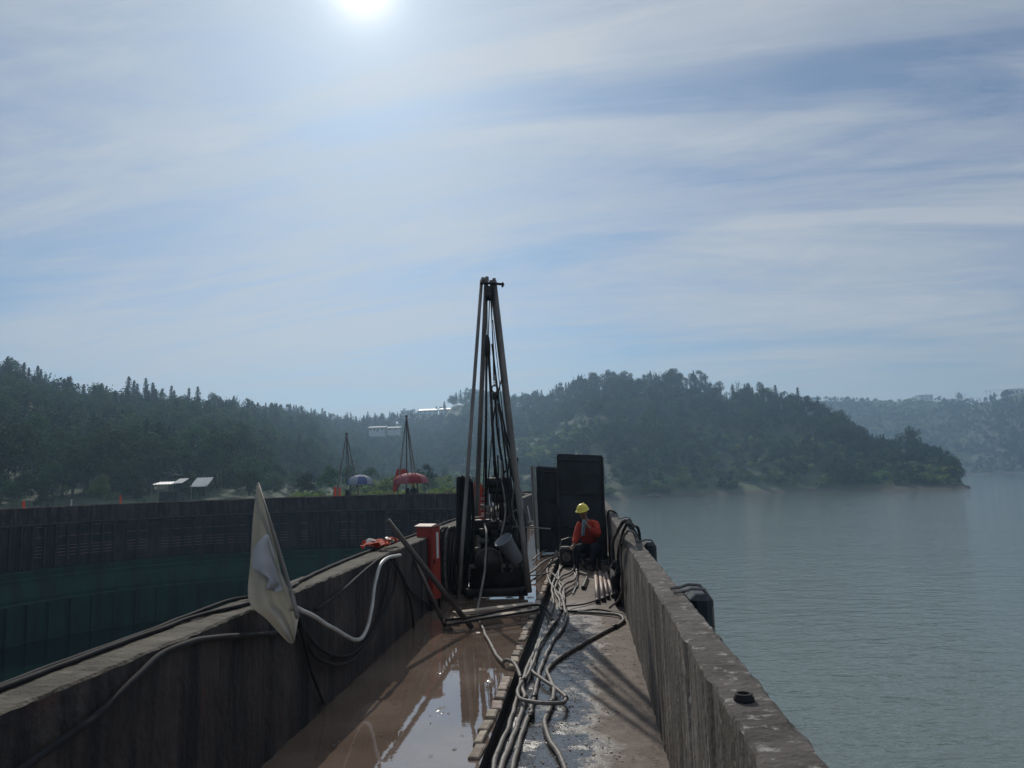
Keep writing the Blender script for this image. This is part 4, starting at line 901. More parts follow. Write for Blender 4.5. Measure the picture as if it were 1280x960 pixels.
# cables over the planks
PZ = .115
walk('cable', [(556, 775, .13), (590, 771, .135), (625, 764, .135), (660, 757, .135), (676, 757, .12), (684, 763, .08), (690, 776, .05)], .014, M_black, 'black cable lying on the far plank and dropping to the bundle', 'cable')
walk('cable', [(560, 781, .13), (600, 774, .135), (640, 768, .135), (665, 764, .135), (678, 762, .12), (684, 772, .07), (688, 786, .05)], .014, M_black, 'black cable lying across the near plank beside the slot', 'cable')
# --- planks
def plank(a, b, w, label, th=.04, z=.10):
    a = G(*a, z); b = G(*b, z); d = b-a; L = d.length; o = MB(); n = 8
    for i in range(n):
        pass
    o.box((0, 0, 0), (L, w, th), bev=.006); o = o.build('plank', M_wood); o.location = (a+b)/2; o.rotation_euler = (0, 0, math.atan2(d.y, d.x)); tag(o, label, 'plank'); return o
plank((556, 777), (672, 764), .15, 'near muddy plank laid across the deck before the drilling rig')
plank((568, 767), (668, 755), .15, 'far muddy plank laid across the deck at the rig foot', z=.098)
for (x, y, l) in ((572, 774, 'left'), (655, 764, 'right')):
    p = G(x, y, .035); o = MB().box((0, 0, 0), (.09, .45, .07), bev=.006).build('bearer', M_wood); o.location = p; tag(o, 'short timber bearer under the %s ends of the two planks' % ('cabinet side' if l == 'left' else 'slot side'), 'timber')
# --- fitting on the walkway
p = G(664, 893, .045); fi = empty('hose_coupling', p, R(-8), label='black hose coupling lying on the gritty walkway between the hoses', cat='coupling')
b = MB(); rx = Matrix.Rotation(R(90), 3, 'X'); b.lathe([(0, -.075), (.022, -.075), (.024, -.05), (.020, -.045), (.020, -.02), (.026, -.015), (.026, .02), (.02, .025), (.02, .07), (.016, .075), (0, .06)], (0, 0, 0), 14, rx); b.build('body', M_iron, fi, smooth=True)
MB().lathe([(.027, -.008), (.029, 0), (.027, .008), (.02, .008), (.02, -.008), (.027, -.008)], (0, .0, 0), 14, rx).build('collar', M_pipe, fi)
# --- drill rods
for k, (x0, y0, x1, y1) in enumerate(((744.5, 716, 747, 752), (750, 715, 754, 750), (754.5, 718, 760, 747), (758, 716, 766, 745), (762, 714, 771, 739))):
    a = G(x0, y0, .05); c = G(x1, y1, .05); rod = empty('drill_rod', (a+c)/2, label=['leftmost', 'second from left', 'middle', 'fourth from left', 'rightmost'][k]+' of the five muddy drill rods lying by the lake parapet', cat='drill rod')
    o_ = (a+c)/2; local(MB().tube([a, a.lerp(c, .96)], .032 if k < 2 else .027, 12), o_).build('tube', M_core, rod, smooth=True); local(MB().tube([a.lerp(c, .95), c], .035 if k < 2 else .03, 12), o_).build('end_collar', M_iron, rod)
a, c = G(729, 735, .05), G(734, 722, .05); tag(MB().tube([a, c], [.035, .03], 10).build('core_piece', M_iron), 'short dark stub of pipe lying left of the drill rods', 'pipe')

# --- black shelters
def shelter(name, c, label, Y, depth, curved, roofm):
    (x0, y0), (x1, y1), (x2, y2), (x3, y3) = c        # TL TR BR BL
    tl, tr_, br_, bl = V(x0, y0, Y), V(x1, y1, Y), V(x2, y2, Y), V(x3, y3, Y)
    br_.z = bl.z = .03
    o0 = Vector((bl.x, Y, 0)); e = empty(name, o0, label=label, cat='shelter')
    nu, nv = 14, 22; dv = Vector((.05, depth, 0))
    for nm, (A, B, C, D_), mm in (('front_sheet', (tl, tr_, br_, bl), M_tarp), ('side_sheet', (tr_, tr_+dv, br_+dv, br_), M_tarp), ('side_sheet', (tl+dv, tl, bl, bl+dv), M_tarp)):
        b = MB(); vs = []
        for side in (0, 1):
            for i in range(nv+1):
                t = i/nv
                for j in range(nu+1):
                    q = j/nu; p = (A.lerp(B, q)).lerp(D_.lerp(C, q), t); nrm = (B-A).cross(D_-A).normalized()
                    w = .04*noise.noise((q*2.2+Y, t*4, len(nm)))+.025*noise.noise((q*8, t*3+Y, 1))+.012*noise.noise((q*14, t*16, 4))
                    if curved and nm == 'front_sheet' and q > .5: p.x += .10*(q-.5)*2*(t**1.2)*(1-.6*t) - .04*(q-.5)*2*(1-t)**3
                    vs.append(p+nrm*(w+side*.006)-o0)
        n = (nu+1)*(nv+1); fs = []
        for s_ in (0, 1):
            for i in range(nv):
                for j in range(nu):
                    k = s_*n+i*(nu+1)+j; fs.append((k, k+1, k+nu+2, k+nu+1))
        b.add(vs, fs); b.build(nm, mm, e, smooth=True)
    b = MB(); up_ = Vector((0, 0, .03)); b.add([v-o0 for v in (tl, tr_, tr_+dv, tl+dv, tl+up_, tr_+up_, tr_+dv+up_, tl+dv+up_)], [(0, 1, 5, 4), (1, 2, 6, 5), (2, 3, 7, 6), (3, 0, 4, 7), (4, 5, 6, 7), (0, 3, 2, 1)]); b.build('roof_sheet', roofm, e)
    for t in (.04, .36, .68, .97):
        b = MB(); b.tube([tl.lerp(bl, t)-o0+Vector((.02, -.035, 0)), (tl.lerp(bl, t)+tr_.lerp(br_, t))/2-o0+Vector((0, -.05, -.015)), tr_.lerp(br_, t)-o0+Vector((-.03, -.035, 0))], .014, 6); b.build('batten', M_iron, e)
    for p, q in ((bl, tl), (br_, tr_), (bl+dv, tl+dv), (br_+dv, tr_+dv)):
        q = Vector(q); off = Vector((0, -.03 if p.y < Y+.1 else .03, 0)); b = MB().tube([Vector((p.x, p.y, .02))-o0+off, q-o0+off], .022, 8); b.build('frame_pole', M_iron, e)
    return e
shelter('tarpaulin_shelter', ((697, 569), (752.5, 571), (757, 691), (700.5, 692)), 'tall black tarpaulin shelter behind the seated worker', 16.4, .9, True, M_tarp)
shelter('tarpaulin_shelter', ((671, 584), (697.5, 586), (701, 684), (675, 683)), 'lower narrow black tarpaulin shelter with grey roof left of the tall one', 18.6, .9, False, M_tarp2)
p0, p1 = V(664.5, 583, 18.4), V(670, 668, 18.4); p1.z = .02
e = empty('net_screen', (p1.x, 18.4, 0), label='thin pale net screen on a pole beside the lower shelter', cat='screen')
b = MB(); vs = []
for i in range(15):
    for j in range(5): t = i/14; p = p0.lerp(p1, t*.95); vs.append((p.x-p1.x+j*.028-.03, .015*math.sin(j*2+i*.7), p.z))
b.add(vs, [(i*5+j, i*5+j+1, (i+1)*5+j+1, (i+1)*5+j) for i in range(14) for j in range(4)]); b.build('net', M_tarp2, e, smooth=True)
MB().tube([(0, 0, 0), (p0.x-p1.x, 0, p0.z)], .018, 8).build('pole', M_pipe, e)
# clutter around the shelter foot
for k, (x, y, w, h, m, nm, lb) in enumerate(((662, 657, .05, .45, M_white, 'valve_stand', 'small pale valve stand beside the hoses by the shelters'), )):
    p = G(x, y, 0); e = empty(nm, p, label=lb, cat='valve'); MB().tube([(0, 0, 0), (.02, 0, .30), (-.06, .0, .75)], .022, 8).build('stem', m, e); MB().lathe([(.05, -.02), (.07, 0), (.05, .02)], (.08, 0, .12), 12, rx).build('handwheel', M_pale, e); MB().box((0, 0, .08), (.16, .1, .12), bev=.02).build('body', M_pipe, e)
p = G(722, 694, 0); e = empty('white_pack', p, R(8), label='white strapped plastic packs on the deck at the worker feet', cat='packs')
for k in range(3): MB().box((0, 0, .05+.09*k), (.20, .22, .07), bev=.02).build('pack', M_white, e)
MB().box((.0, -.115, .14), (.03, .006, .25)).build('strap', M_black, e)
p = G(737, 697, 0); e = empty('white_pack', p, R(-12), label='lower pair of white packs just right of the stacked ones', cat='packs')
for k in range(2): MB().box((0, 0, .05+.09*k), (.18, .22, .07), bev=.02).build('pack', M_white, e)
p = G(694, 664, 0)
for k in range(3):
    b = MB(); r2 = random.Random(40+k); x = p.x-.3+k*.33; y = p.y+r2.uniform(-.4, .4); b.box((0, 0, .10), (.28, .2, .18), rot=rotz(r2.uniform(0, 3)), bev=.03); b.box((.05, 0, .23), (.2, .06, .05), rot=rotz(r2.uniform(0, 3)), bev=.01)
    o = b.build('tool_box', (M_iron, M_pipe, M_wood)[k]); o.location = (x, y, .02); tag(o, ('dark tool box', 'rusty metal case', 'small wooden crate')[k]+' on the deck before the lower shelter', 'box')

# --- hoses over the lake parapet
def over(pts, r, m, label): return hose('hose', pts, r, m, label, sub=8)
T1z = 1.03
def top_(px, py, dz=.03): return G(px, py, WH+dz)
over([G(760, 716, .05), RW(767, 700, -.06), RW(766, 680, -.07), RW(772, 664, -.06), RW(781, 655, -.02)+Vector((0, 0, .03)), G(789, 655, 1.06), G(797, 660, 1.0), G(800, 672, .82), G(800, 690, .5)], .022, M_black, 'thick black hose arching over the lake parapet beside the worker')
over([G(770, 735, .05), RW(773, 715, -.05), RW(773, 690, -.06), RW(778, 668, -.05), RW(785, 660, -.0)+Vector((0, 0, .05)), G(793, 663, 1.04), G(797, 672, .9), G(797, 688, .6)], .018, M_black, 'second black hose hooked over the lake parapet')
over([G(762, 760, .05), RW(776, 745, -.05), RW(777, 715, -.05), RW(776, 690, -.05), RW(779, 673, -.04), RW(786, 667, .0)+Vector((0, 0, .03)), G(794, 668, 1.02), G(798, 676, .9), G(799, 690, .6)], .014, M_hose, 'thin dusty hose nearest the camera hanging over the lake parapet')
over([G(763, 722, .05), RW(762, 700, -.05), RW(761, 670, -.05), RW(759, 650, -.04), RW(761, 641, .0)+Vector((0, 0, .03)), G(768, 640, 1.03), G(772, 646, .9), G(774, 660, .5)], .02, M_black, 'black hose over the lake parapet directly behind the worker')
over([RW(771, 744, -.06), RW(769, 728, -.10), RW(768, 712, -.09), RW(770, 705, -.07)], .06, M_black, 'bulky black rubber sleeve hanging low on the lake parapet')
over([RW(774, 765, -.05), RW(771, 745, -.09), RW(771, 725, -.06), RW(774, 710, -.05)], .045, M_black, 'black sleeve standing at the lake parapet foot')
# --- floats hung on the lake side
def fl(px, py, Yd, w, hgt, dep, label, straps=2):
    k = math.hypot(1, RB); xw = RA+RB*Yd+TR
    e = empty('float_box', (xw+.02+w/2, Yd, 0), math.atan2(-RB, 1), label=label, cat='float')
    MB().box((0, 0, WH-.02-hgt/2+.03), (w, dep, hgt), bev=.035).build('shell', M_navybox, e)
    for i in range(straps):
        yy = -dep*.3+i*dep*.34; pts = [Vector((-w/2-TR*.55, yy, WH+.012)), Vector((-w/2-.02, yy, WH+.02)), Vector((-w/2+.02, yy, WH+.035)), Vector((w/2-.03, yy, WH+.03)), Vector((w/2+.012, yy, WH-.04)), Vector((w/2+.012, yy, WH-hgt))]
        MB().tube(pts, .011, 6).build('strap', M_hose, e)
fl(0, 0, 5.15, .13, .27, .55, 'nearest dark blue float box strapped outside the lake parapet')
fl(0, 0, 9.0, .12, .24, .45, 'middle dark blue float box strapped outside the lake parapet', 1)
fl(0, 0, 14.0, .14, .28, .5, 'farthest dark float box outside the lake parapet beside the hoses', 1)
# --- rubber ring on the parapet top
p = G(930, 874, WH+.005); e = empty('pipe_sleeve', p, label='small black rubber sleeve set in the top of the lake parapet', cat='pipe sleeve')
MB().lathe([(.022, -.01), (.034, -.008), (.034, .006), (.028, .012), (.030, .018), (.022, .020), (.020, 0.0), (.022, -.01)], (0, 0, 0), 24).build('ring', M_black, e, smooth=True)
MB().lathe([(.0, .0), (.0205, .001)], (0, 0, .001), 20).build('bore', M_iron, e)
# --- litter
b = MB(); lr = random.Random(9)
for i in range(450):
    y = 3.6+lr.random()**1.5*8; d = lr.random()**1.6*.62; x = RA+RB*y-.03-d; a = lr.uniform(0, 3.14); L_ = lr.uniform(.008, .035); t = .0008
    v = Vector((math.cos(a), math.sin(a), lr.uniform(-.1, .25)))*L_/2; w = Vector((-math.sin(a), math.cos(a), 0))*t; c = Vector((x, y, .024+lr.random()*.004))
    b.add([c-v-w, c-v+w, c+v+w, c+v-w, c-v+Vector((0, 0, .003)), c+v+Vector((0, 0, .003))], [(0, 1, 4), (3, 2, 5), (1, 2, 5, 4), (0, 3, 5, 4)])
b.build('straw_litter', M_wood, kind='stuff', label='brown straw and grit lying along the foot of the lake parapet')
b = MB()
for i in range(900):
    y = 3.6+lr.random()**1.4*7; x = slotx(y)+.14+lr.random()*.75; r2 = lr.uniform(.0015, .0055)
    b.box((x, y, .018+r2*.5), (r2*2, r2*2.4, r2*1.4), rot=rotz(lr.uniform(0, 3)))
b.build('grit', M_brick, kind='stuff', label='pale grit scattered on the wet walkway')
b = MB()
for i in range(45):
    y = 5+lr.random()*5; x = LA+LB*y+.35+lr.random()*(slotx(y)-LA-LB*y-.5); r2 = lr.uniform(.008, .03)
    b.add([Vector((x, y, .003))+rotz(lr.random()*6)@Vector((r2*math.cos(a)*lr.uniform(.6, 1.4), .6*r2*math.sin(a), .004*lr.random())) for a in (0, 1.2, 2.5, 3.8, 5)], [(0, 1, 2, 3, 4)])
b.build('mud_flakes', M_capL, kind='stuff', label='pale flakes of foam and leaf on the muddy water')

# ------------------------------------------------------------------ the worker
def skin_mesh(name, joints, bones, m, parent, root=0, sub=1, **k):
    """joints: list of (pos, radius); grown with a skin modifier"""
    me = bpy.data.meshes.new(name); me.from_pydata([j[0] for j in joints], bones, []); o = bpy.data.objects.new(name, me); COL.objects.link(o); o.parent = parent
    md = o.modifiers.new('skin', 'SKIN'); md.use_smooth_shade = True
    lay = me.skin_vertices[0] if len(me.skin_vertices) else None
    if lay is None:
        bm = bmesh.new(); bm.from_mesh(me); bm.verts.layers.skin.verify(); bm.to_mesh(me); bm.free(); lay = me.skin_vertices[0]
    for i, j in enumerate(joints): r = j[1]; lay.data[i].radius = (r, r) if not isinstance(r, tuple) else r; lay.data[i].use_root = (i == root)
    o.modifiers.new('sub', 'SUBSURF').levels = sub; o.modifiers['sub'].render_levels = sub
    me.materials.append(m); return tag(o, **k)
PW = V(735, 690, 15.0)
per = empty('person', (PW.x, 15.0, .02), label='seated worker in orange-red jacket and yellow hard hat with one hand raised to the mouth', cat='person')
# local frame: x right in the picture, -y towards the camera. Pelvis at z=.40
J = dict(pel=(.06, .05, .42), waist=(.05, .0, .56), chest=(.02, -.11, .75), neckb=(-.03, -.20, .91), neck=(-.06, -.24, .97), head=(-.09, -.28, 1.065),
         shL=(-.16, -.17, .84), elL=(-.24, -.28, .60), wrL=(-.30, -.42, .50),      # arm reaching down-left to the knee
         shR=(.16, -.15, .85), elR=(.18, -.34, .64), wrR=(-.03, -.42, .84),        # arm bent up, hand at mouth
         hipL=(-.03, .02, .40), knL=(-.24, -.36, .44), anL=(-.26, -.34, .08), toL=(-.30, -.50, .05),
         hipR=(.15, .02, .40), knR=(.10, -.40, .46), anR=(.05, -.30, .08), toR=(.02, -.46, .05))
K = {k: Vector(v) for k, v in J.items()}
def chain(seq): return seq
def mk(names, edges, rad):
    idx = {n: i for i, n in enumerate(names)}; return [(tuple(K[n]), rad[n]) for n in names], [(idx[a], idx[b]) for a, b in edges]
def finger_joints(w, d, side, upv):
    """palm and five bent fingers in direction d"""
    d = d.normalized(); sv = side.normalized(); out = {}; ed = []
    K['palm'+w] = K['wr'+w]+d*.055; ed.append(('wr'+w, 'palm'+w))
    for i, (o, l) in enumerate(((-.030, .055), (-.010, .068), (.010, .063), (.029, .048))):
        a = 'f%d0%s' % (i, w); b_ = 'f%d1%s' % (i, w); c = 'f%d2%s' % (i, w); K[a] = K['palm'+w]+d*.035+sv*o; K[b_] = K[a]+d*l*.5+upv*.006; K[c] = K[b_]+d*l*.35-upv*.022
        ed += [('palm'+w, a), (a, b_), (b_, c)]
    K['t0'+w] = K['palm'+w]-d*.02-sv*.042; K['t1'+w] = K['t0'+w]+d*.035-sv*.016-upv*.01; ed += [('palm'+w, 't0'+w), ('t0'+w, 't1'+w)]
    return ed
edL = finger_joints('L', Vector((-.35, -.7, -.45)), Vector((.85, -.5, 0)), Vector((0, -.3, .95)))
edR = finger_joints('R', Vector((-.35, .35, .85)), Vector((.8, .3, 0)), Vector((0, -.9, .3)))
body_n = ['pel', 'waist', 'chest', 'neckb', 'neck', 'head', 'shL', 'elL', 'wrL', 'shR', 'elR', 'wrR', 'hipL', 'knL', 'anL', 'toL', 'hipR', 'knR', 'anR', 'toR']
be = [('pel', 'waist'), ('waist', 'chest'), ('chest', 'neckb'), ('neckb', 'neck'), ('neck', 'head'), ('chest', 'shL'), ('shL', 'elL'), ('elL', 'wrL'), ('chest', 'shR'), ('shR', 'elR'), ('elR', 'wrR'),
      ('pel', 'hipL'), ('hipL', 'knL'), ('knL', 'anL'), ('anL', 'toL'), ('pel', 'hipR'), ('hipR', 'knR'), ('knR', 'anR'), ('anR', 'toR')]+edL+edR
rad = dict(pel=.13, waist=.12, chest=.14, neckb=.06, neck=.052, head=.075, shL=.06, elL=.043, wrL=.028, shR=.06, elR=.043, wrR=.028, hipL=.085, knL=.06, anL=.04, toL=.03, hipR=.085, knR=.06, anR=.04, toR=.03)
for n in K:
    if n not in rad: rad[n] = .026 if n.startswith('palm') else .0095
names = body_n+[n for n in K if n not in body_n]
j, e_ = mk(names, be, rad); skin_mesh('body', j, e_, M_skin, per, 0, 1)
jn = ['pel', 'waist', 'chest', 'neckb', 'shL', 'elL', 'shR', 'elR']; K['cuffL'] = K['elL'].lerp(K['wrL'], .85); K['cuffR'] = K['elR'].lerp(K['wrR'], .82)
j, e_ = mk(jn+['cuffL', 'cuffR'], [('pel', 'waist'), ('waist', 'chest'), ('chest', 'neckb'), ('chest', 'shL'), ('shL', 'elL'), ('elL', 'cuffL'), ('chest', 'shR'), ('shR', 'elR'), ('elR', 'cuffR')],
           dict(pel=.155, waist=.155, chest=.165, neckb=.085, shL=.092, elL=.068, shR=.092, elR=.068, cuffL=.05, cuffR=.05)); skin_mesh('jacket', j, e_, M_jacket, per, 0, 2)
K['pel2'] = K['pel']-Vector((0, 0, .04)); K['anL2'] = K['anL']+Vector((0, 0, .04)); K['anR2'] = K['anR']+Vector((0, 0, .04))
j, e_ = mk(['pel2', 'hipL', 'knL', 'anL2', 'hipR', 'knR', 'anR2'], [('pel2', 'hipL'), ('hipL', 'knL'), ('knL', 'anL2'), ('pel2', 'hipR'), ('hipR', 'knR'), ('knR', 'anR2')], dict(pel2=.15, hipL=.115, knL=.085, anL2=.065, hipR=.115, knR=.085, anR2=.065)); skin_mesh('trousers', j, e_, M_trouser, per, 0, 2)
for w in 'LR':
    K['heel'+w] = K['an'+w]+Vector((.02, .05, -.03)); K['cf'+w] = K['an'+w]+Vector((0, 0, .07)); j, e_ = mk(['an'+w, 'heel'+w, 'to'+w, 'cf'+w], [('an'+w, 'heel'+w), ('an'+w, 'to'+w), ('an'+w, 'cf'+w)], {'an'+w: .055, 'heel'+w: .045, 'to'+w: .042, 'cf'+w: .05}); skin_mesh('boot', j, e_, M_black, per, 0, 1)
# head with face, built as a shaped ellipsoid
hd = empty('head', (K['head']+Vector((0, 0, .035)))[:]) ; hd.parent = per; hd.rotation_euler = (R(16), 0, R(-30))
bm = bmesh.new(); bmesh.ops.create_uvsphere(bm, u_segments=28, v_segments=20, radius=1)
for v in bm.verts:
    x, y, z = v.co; f = max(0, -y)
    X = x*.078*(1-.22*max(0, -z)); Y = y*.098*(1-.10*max(0, -z)); Z = z*.118
    if f > .5 and abs(x) < .28 and -.35 < z < .12: Y -= .020*(1-abs(x)/.28)*(1-abs(z+.16)/.32 if abs(z+.16) < .32 else 0)    # nose
    if f > .5 and .08 < z < .30 and .18 < abs(x) < .55: Y += .010       # eye sockets
    if f > .5 and -.62 < z < -.48 and abs(x) < .35: Y += .004           # mouth line
    if f > .4 and z < -.7: Y -= .010
    v.co = (X, Y, Z)
me = bpy.data.meshes.new('face'); bm.to_mesh(me); bm.free(); me.materials.append(M_skin); me.polygons.foreach_set('use_smooth', [True]*len(me.polygons)); face = bpy.data.objects.new('face', me); COL.objects.link(face); face.parent = hd
for sx in (-1, 1):
    MB().lathe([(0, -.012), (.014, -.008), (.017, 0), (.014, .008), (0, .01)], (sx*.030, -.082, .022), 10, rx).build('eye', M_white if False else M_hair, hd)
    MB().lathe([(0, -.01), (.018, -.008), (.026, 0), (.016, .008), (0, .008)], (sx*.078, .0, -.005), 10, Matrix.Rotation(R(90), 3, 'Y')).build('ear', M_skin, hd)
MB().box((0, -.090, -.062), (.045, .01, .007), bev=.003).build('mouth', M_rust, hd)
MB().lathe([(.0, .105), (.06, .09), (.083, .05), (.085, .0), (.07, -.035)], (0, .012, 0), 20).build('hair', M_hair, hd, smooth=True)
b = MB(); b.lathe([(0, .155), (.05, .148), (.085, .12), (.108, .075), (.114, .045), (.122, .040), (.124, .034), (.112, .034)], (0, .0, .0), 28)
hel = MB(); hel.v = [(v[0], v[1]*1.12-(.035 if (v[2] < .042 and v[1] < -.03) else 0), v[2]) for v in b.v]; hel.f = b.f; hel.mi = b.mi
ho = hel.build('hard_hat', M_helm, per, smooth=True); ho.location = hd.location; ho.rotation_euler = hd.rotation_euler
MB().box((0, 0, .15), (.018, .16, .012), bev=.004).build('hat_ridge', M_helm, ho)
# merge the head empty's children one level up: face parts belong to the head mesh
for o in list(hd.children):
    if o is not face: o.parent = face
face.parent = per; face.location = hd.location; face.rotation_euler = hd.rotation_euler; face.name = 'head'; bpy.data.objects.remove(hd)
# blue-grey scarf hanging from the raised hand
b = MB(); vs = []
for i in range(9):
    t = i/8
    for j2 in range(6):
        q = j2/5; vs.append((-.115+.06*q-.045*t+.01*math.sin(q*9), -.43-.02*math.sin(q*6+t)-.02*t, .96-.30*t))
b.add(vs, [(i*6+j2, i*6+j2+1, (i+1)*6+j2+1, (i+1)*6+j2) for i in range(8) for j2 in range(5)])
o = b.build('towel', M_greycloth, smooth=True); o.location = per.location; sd = o.modifiers.new('thick', 'SOLIDIFY'); sd.thickness = .012; tag(o, 'blue-grey towel held against the seated worker face', 'towel')
st = empty('stool', (per.location.x+.08, 15.1, .02), label='low dark stool under the seated worker', cat='stool')
MB().box((0, 0, .25), (.34, .32, .04), bev=.01).build('seat', M_iron, st)
for x in (-.14, .14):
    for y in (-.12, .12): MB().box((x, y, .115), (.03, .03, .23)).build('leg', M_iron, st)
# dark pump housing beside the worker
p = V(711, 690, 15.4); e = empty('pump', (p.x, 15.6, .02), label='low dark pump with curved handle left of the seated worker', cat='pump')
MB().box((0, 0, .2), (.34, .35, .38), bev=.04).build('housing', M_iron, e); MB().tube([(-.17, 0, .35), (-.12, 0, .52), (.02, 0, .56), (.18, 0, .56)], .013, 6).build('handle', M_pipe, e); MB().cyl((-.05, -.2, .2), (-.05, -.16, .2), .09, 16).build('end_cap', M_pipe, e)

# ------------------------------------------------------------------ on and beyond the curved wall
def wall_top(px, depth_off=.6):
    """deck point of the curved part seen at picture column px (on the deck behind the downstream parapet)"""
    d = ray(px, 600); d = Vector((d.x, d.y)).normalized(); r = 16.1+depth_off
    oc = Vector((-CX, -CY)); bq_ = d.dot(oc); cc = oc.dot(oc)-r*r; t = -bq_+math.sqrt(bq_*bq_-cc); p = d*t; return Vector((p.x, p.y, 0))
def far_rig(px, top_py, label, feet, mach=True):
    b0 = wall_top(px, 1.3); e = empty('drilling_rig', b0, label=label, cat='drilling rig'); t = V(px-.5, top_py, b0.y)-b0
    for (fx, fy) in feet:
        MB().tube([(fx, fy, 0), t], [.06, .045], 8).build('mast_leg', M_pipe, e)
    MB().tube([t-Vector((.12, 0, .03)), t+Vector((.12, 0, -.03))], .05, 6).build('top_pin', M_iron, e)
    MB().tube([t, (.0, .0, 1.6)], .02, 5).build('wire_rope', M_iron, e)
    b = MB(); b.box((0, 0, .1), (1.0, 1.2, .15), bev=.02); b.build('skid_beam', M_iron, e); MB().box((0, 0, .55), (.75, .8, .7), bev=.05).build('engine_housing', M_iron, e); MB().box((.05, 0, 1.15), (.3, .35, .55), bev=.04).build('spindle_head', M_iron, e)
    MB().lathe([(.3, -.1), (.3, .1)], (-.3, -.3, .6), 16, rx).build('winch_drum', M_iron, e)
    return e
far_rig(508.5, 519.5, 'distant drilling tripod rising behind the red umbrella on the curved wall', ((-.75, -.6), (-.15, .8), (1.05, -.5), (.5, .9)))
far_rig(433.5, 541.5, 'farthest slender drilling tripod beside the blue umbrella on the curved wall', ((-.85, -.5), (.2, .8), (1.2, -.5)))
def umbrella(px, pw, zc, hgt, m, panel, label, lean=0):
    b0 = wall_top(px, 1.0); Rr = pw/2*b0.y/FPX; e = empty('umbrella', b0, label=label, cat='umbrella'); n = 16
    zt = V(px, zc, b0.y).z
    for half, mm, nm in ((0, m, 'canopy'), (1, panel, 'canopy_panel')):
        b = MB()
        for k in range(8):
            if (k % 2) != half: continue
            vs = []; rings = 6
            for i in range(rings+1):
                t = i/rings; rr = Rr*math.sin(t*math.pi/2*.98); zz = hgt*(math.cos(t*math.pi/2)-1)
                for j2 in range(4):
                    a = (k+j2/3)*math.pi/4; sag = 1-.05*t*math.sin(math.pi*j2/3); vs.append((rr*sag*math.cos(a), rr*sag*math.sin(a), zt+zz))
            c0 = len(vs)
            for j2 in range(4): x, y, z = vs[rings*4+j2]; vs.append((x, y, z-.16))
            b.add(vs, [(i*4+j2, i*4+j2+1, (i+1)*4+j2+1, (i+1)*4+j2) for i in range(rings) for j2 in range(3)]+[(rings*4+j2, rings*4+j2+1, c0+j2+1, c0+j2) for j2 in range(3)])
        b.build(nm, mm, e, smooth=True)
    MB().tube([(0, 0, 0), (0, 0, zt+.06)], .025, 8).build('pole', M_pale, e)
    for k in range(8): a = k*math.pi/4; MB().tube([(0, 0, zt-.12), (Rr*.95*math.cos(a), Rr*.95*math.sin(a), zt-hgt)], .008, 4).build('rib', M_iron, e)
    return e
umbrella(450, 32, 593.5, .55, M_bluefab, M_bluepan, 'blue and white umbrella open on the curved wall')
umbrella(513.5, 44, 591, .62, M_redfab, M_redpan, 'red umbrella open on the curved wall beside an orange flag')
def small_flag(px, h, m, label, w=.25, tri=False, off=.3, z0=0):
    b0 = wall_top(px, off); e = empty('small_flag', b0, label=label, cat='flag'); MB().tube([(0, 0, z0), (0, 0, h)], .02, 6).build('pole', M_pipe, e)
    b = MB(); vs = []
    for i in range(6):
        for j2 in range(4): t, q = i/5, j2/3; vs.append((q*w*(1-(.6*t if tri else .1*t)), .03*math.sin(q*5+t*4), h-.02-t*(h-z0)*.55))
    b.add(vs, [(i*4+j2, i*4+j2+1, (i+1)*4+j2+1, (i+1)*4+j2) for i in range(5) for j2 in range(3)]); o = b.build('cloth', m, e); return e
small_flag(29, 1.45, M_orange, 'small red flag at the far left end of the curved wall', .2)
small_flag(89, 1.45, M_white, 'small white flag on the curved wall between two red ones', .15, True)
small_flag(150, 1.6, M_orange, 'slim red flag on the curved wall left of the shed', .14)
small_flag(417, 1.7, M_orange, 'narrow red flag left of the farthest tripod', .22)
small_flag(423, 1.65, M_orange, 'second narrow red flag close to the farthest tripod', .18)
# orange flag cloth behind the red umbrella
b0 = wall_top(500, 2.0); e = empty('banner', b0, label='large orange flag draped from the tripod behind the red umbrella', cat='flag')
ps = [V(x, y, b0.y)-b0 for x, y in ((496.5, 586), (509, 586.5), (511, 592), (503, 600), (497, 614), (491, 615), (492, 600))]
b = MB(); n = len(ps); b.add(ps+[p+Vector((0, .02, 0)) for p in ps], [tuple(range(n))[::-1], tuple(range(n, 2*n))]+[(i, (i+1) % n, (i+1) % n+n, i+n) for i in range(n)]); b.build('cloth', M_orange, e); MB().tube([(ps[0].x, 0, 0), ps[0]+Vector((0, .03, .1))], .025, 6).build('pole', M_pipe, e)
# heap of bent bars near the end of the curved wall
b0 = wall_top(552, .9); e = empty('scrap_heap', b0, label='heap of rusty bent bars on the curved wall right of the red umbrella', cat='scrap heap'); hr2 = random.Random(12)
for k in range(12): a = hr2.uniform(0, 3.1); x = hr2.uniform(-.5, .9); MB().tube(spline([(x-math.cos(a)*.8, -.3*math.sin(a), .05), (x, 0, .9+hr2.uniform(-.3, .6)*(.5+x*.5)), (x+math.cos(a)*.9, .3*math.sin(a), .05)], 4), .03, 5).build('bar', M_rust, e)
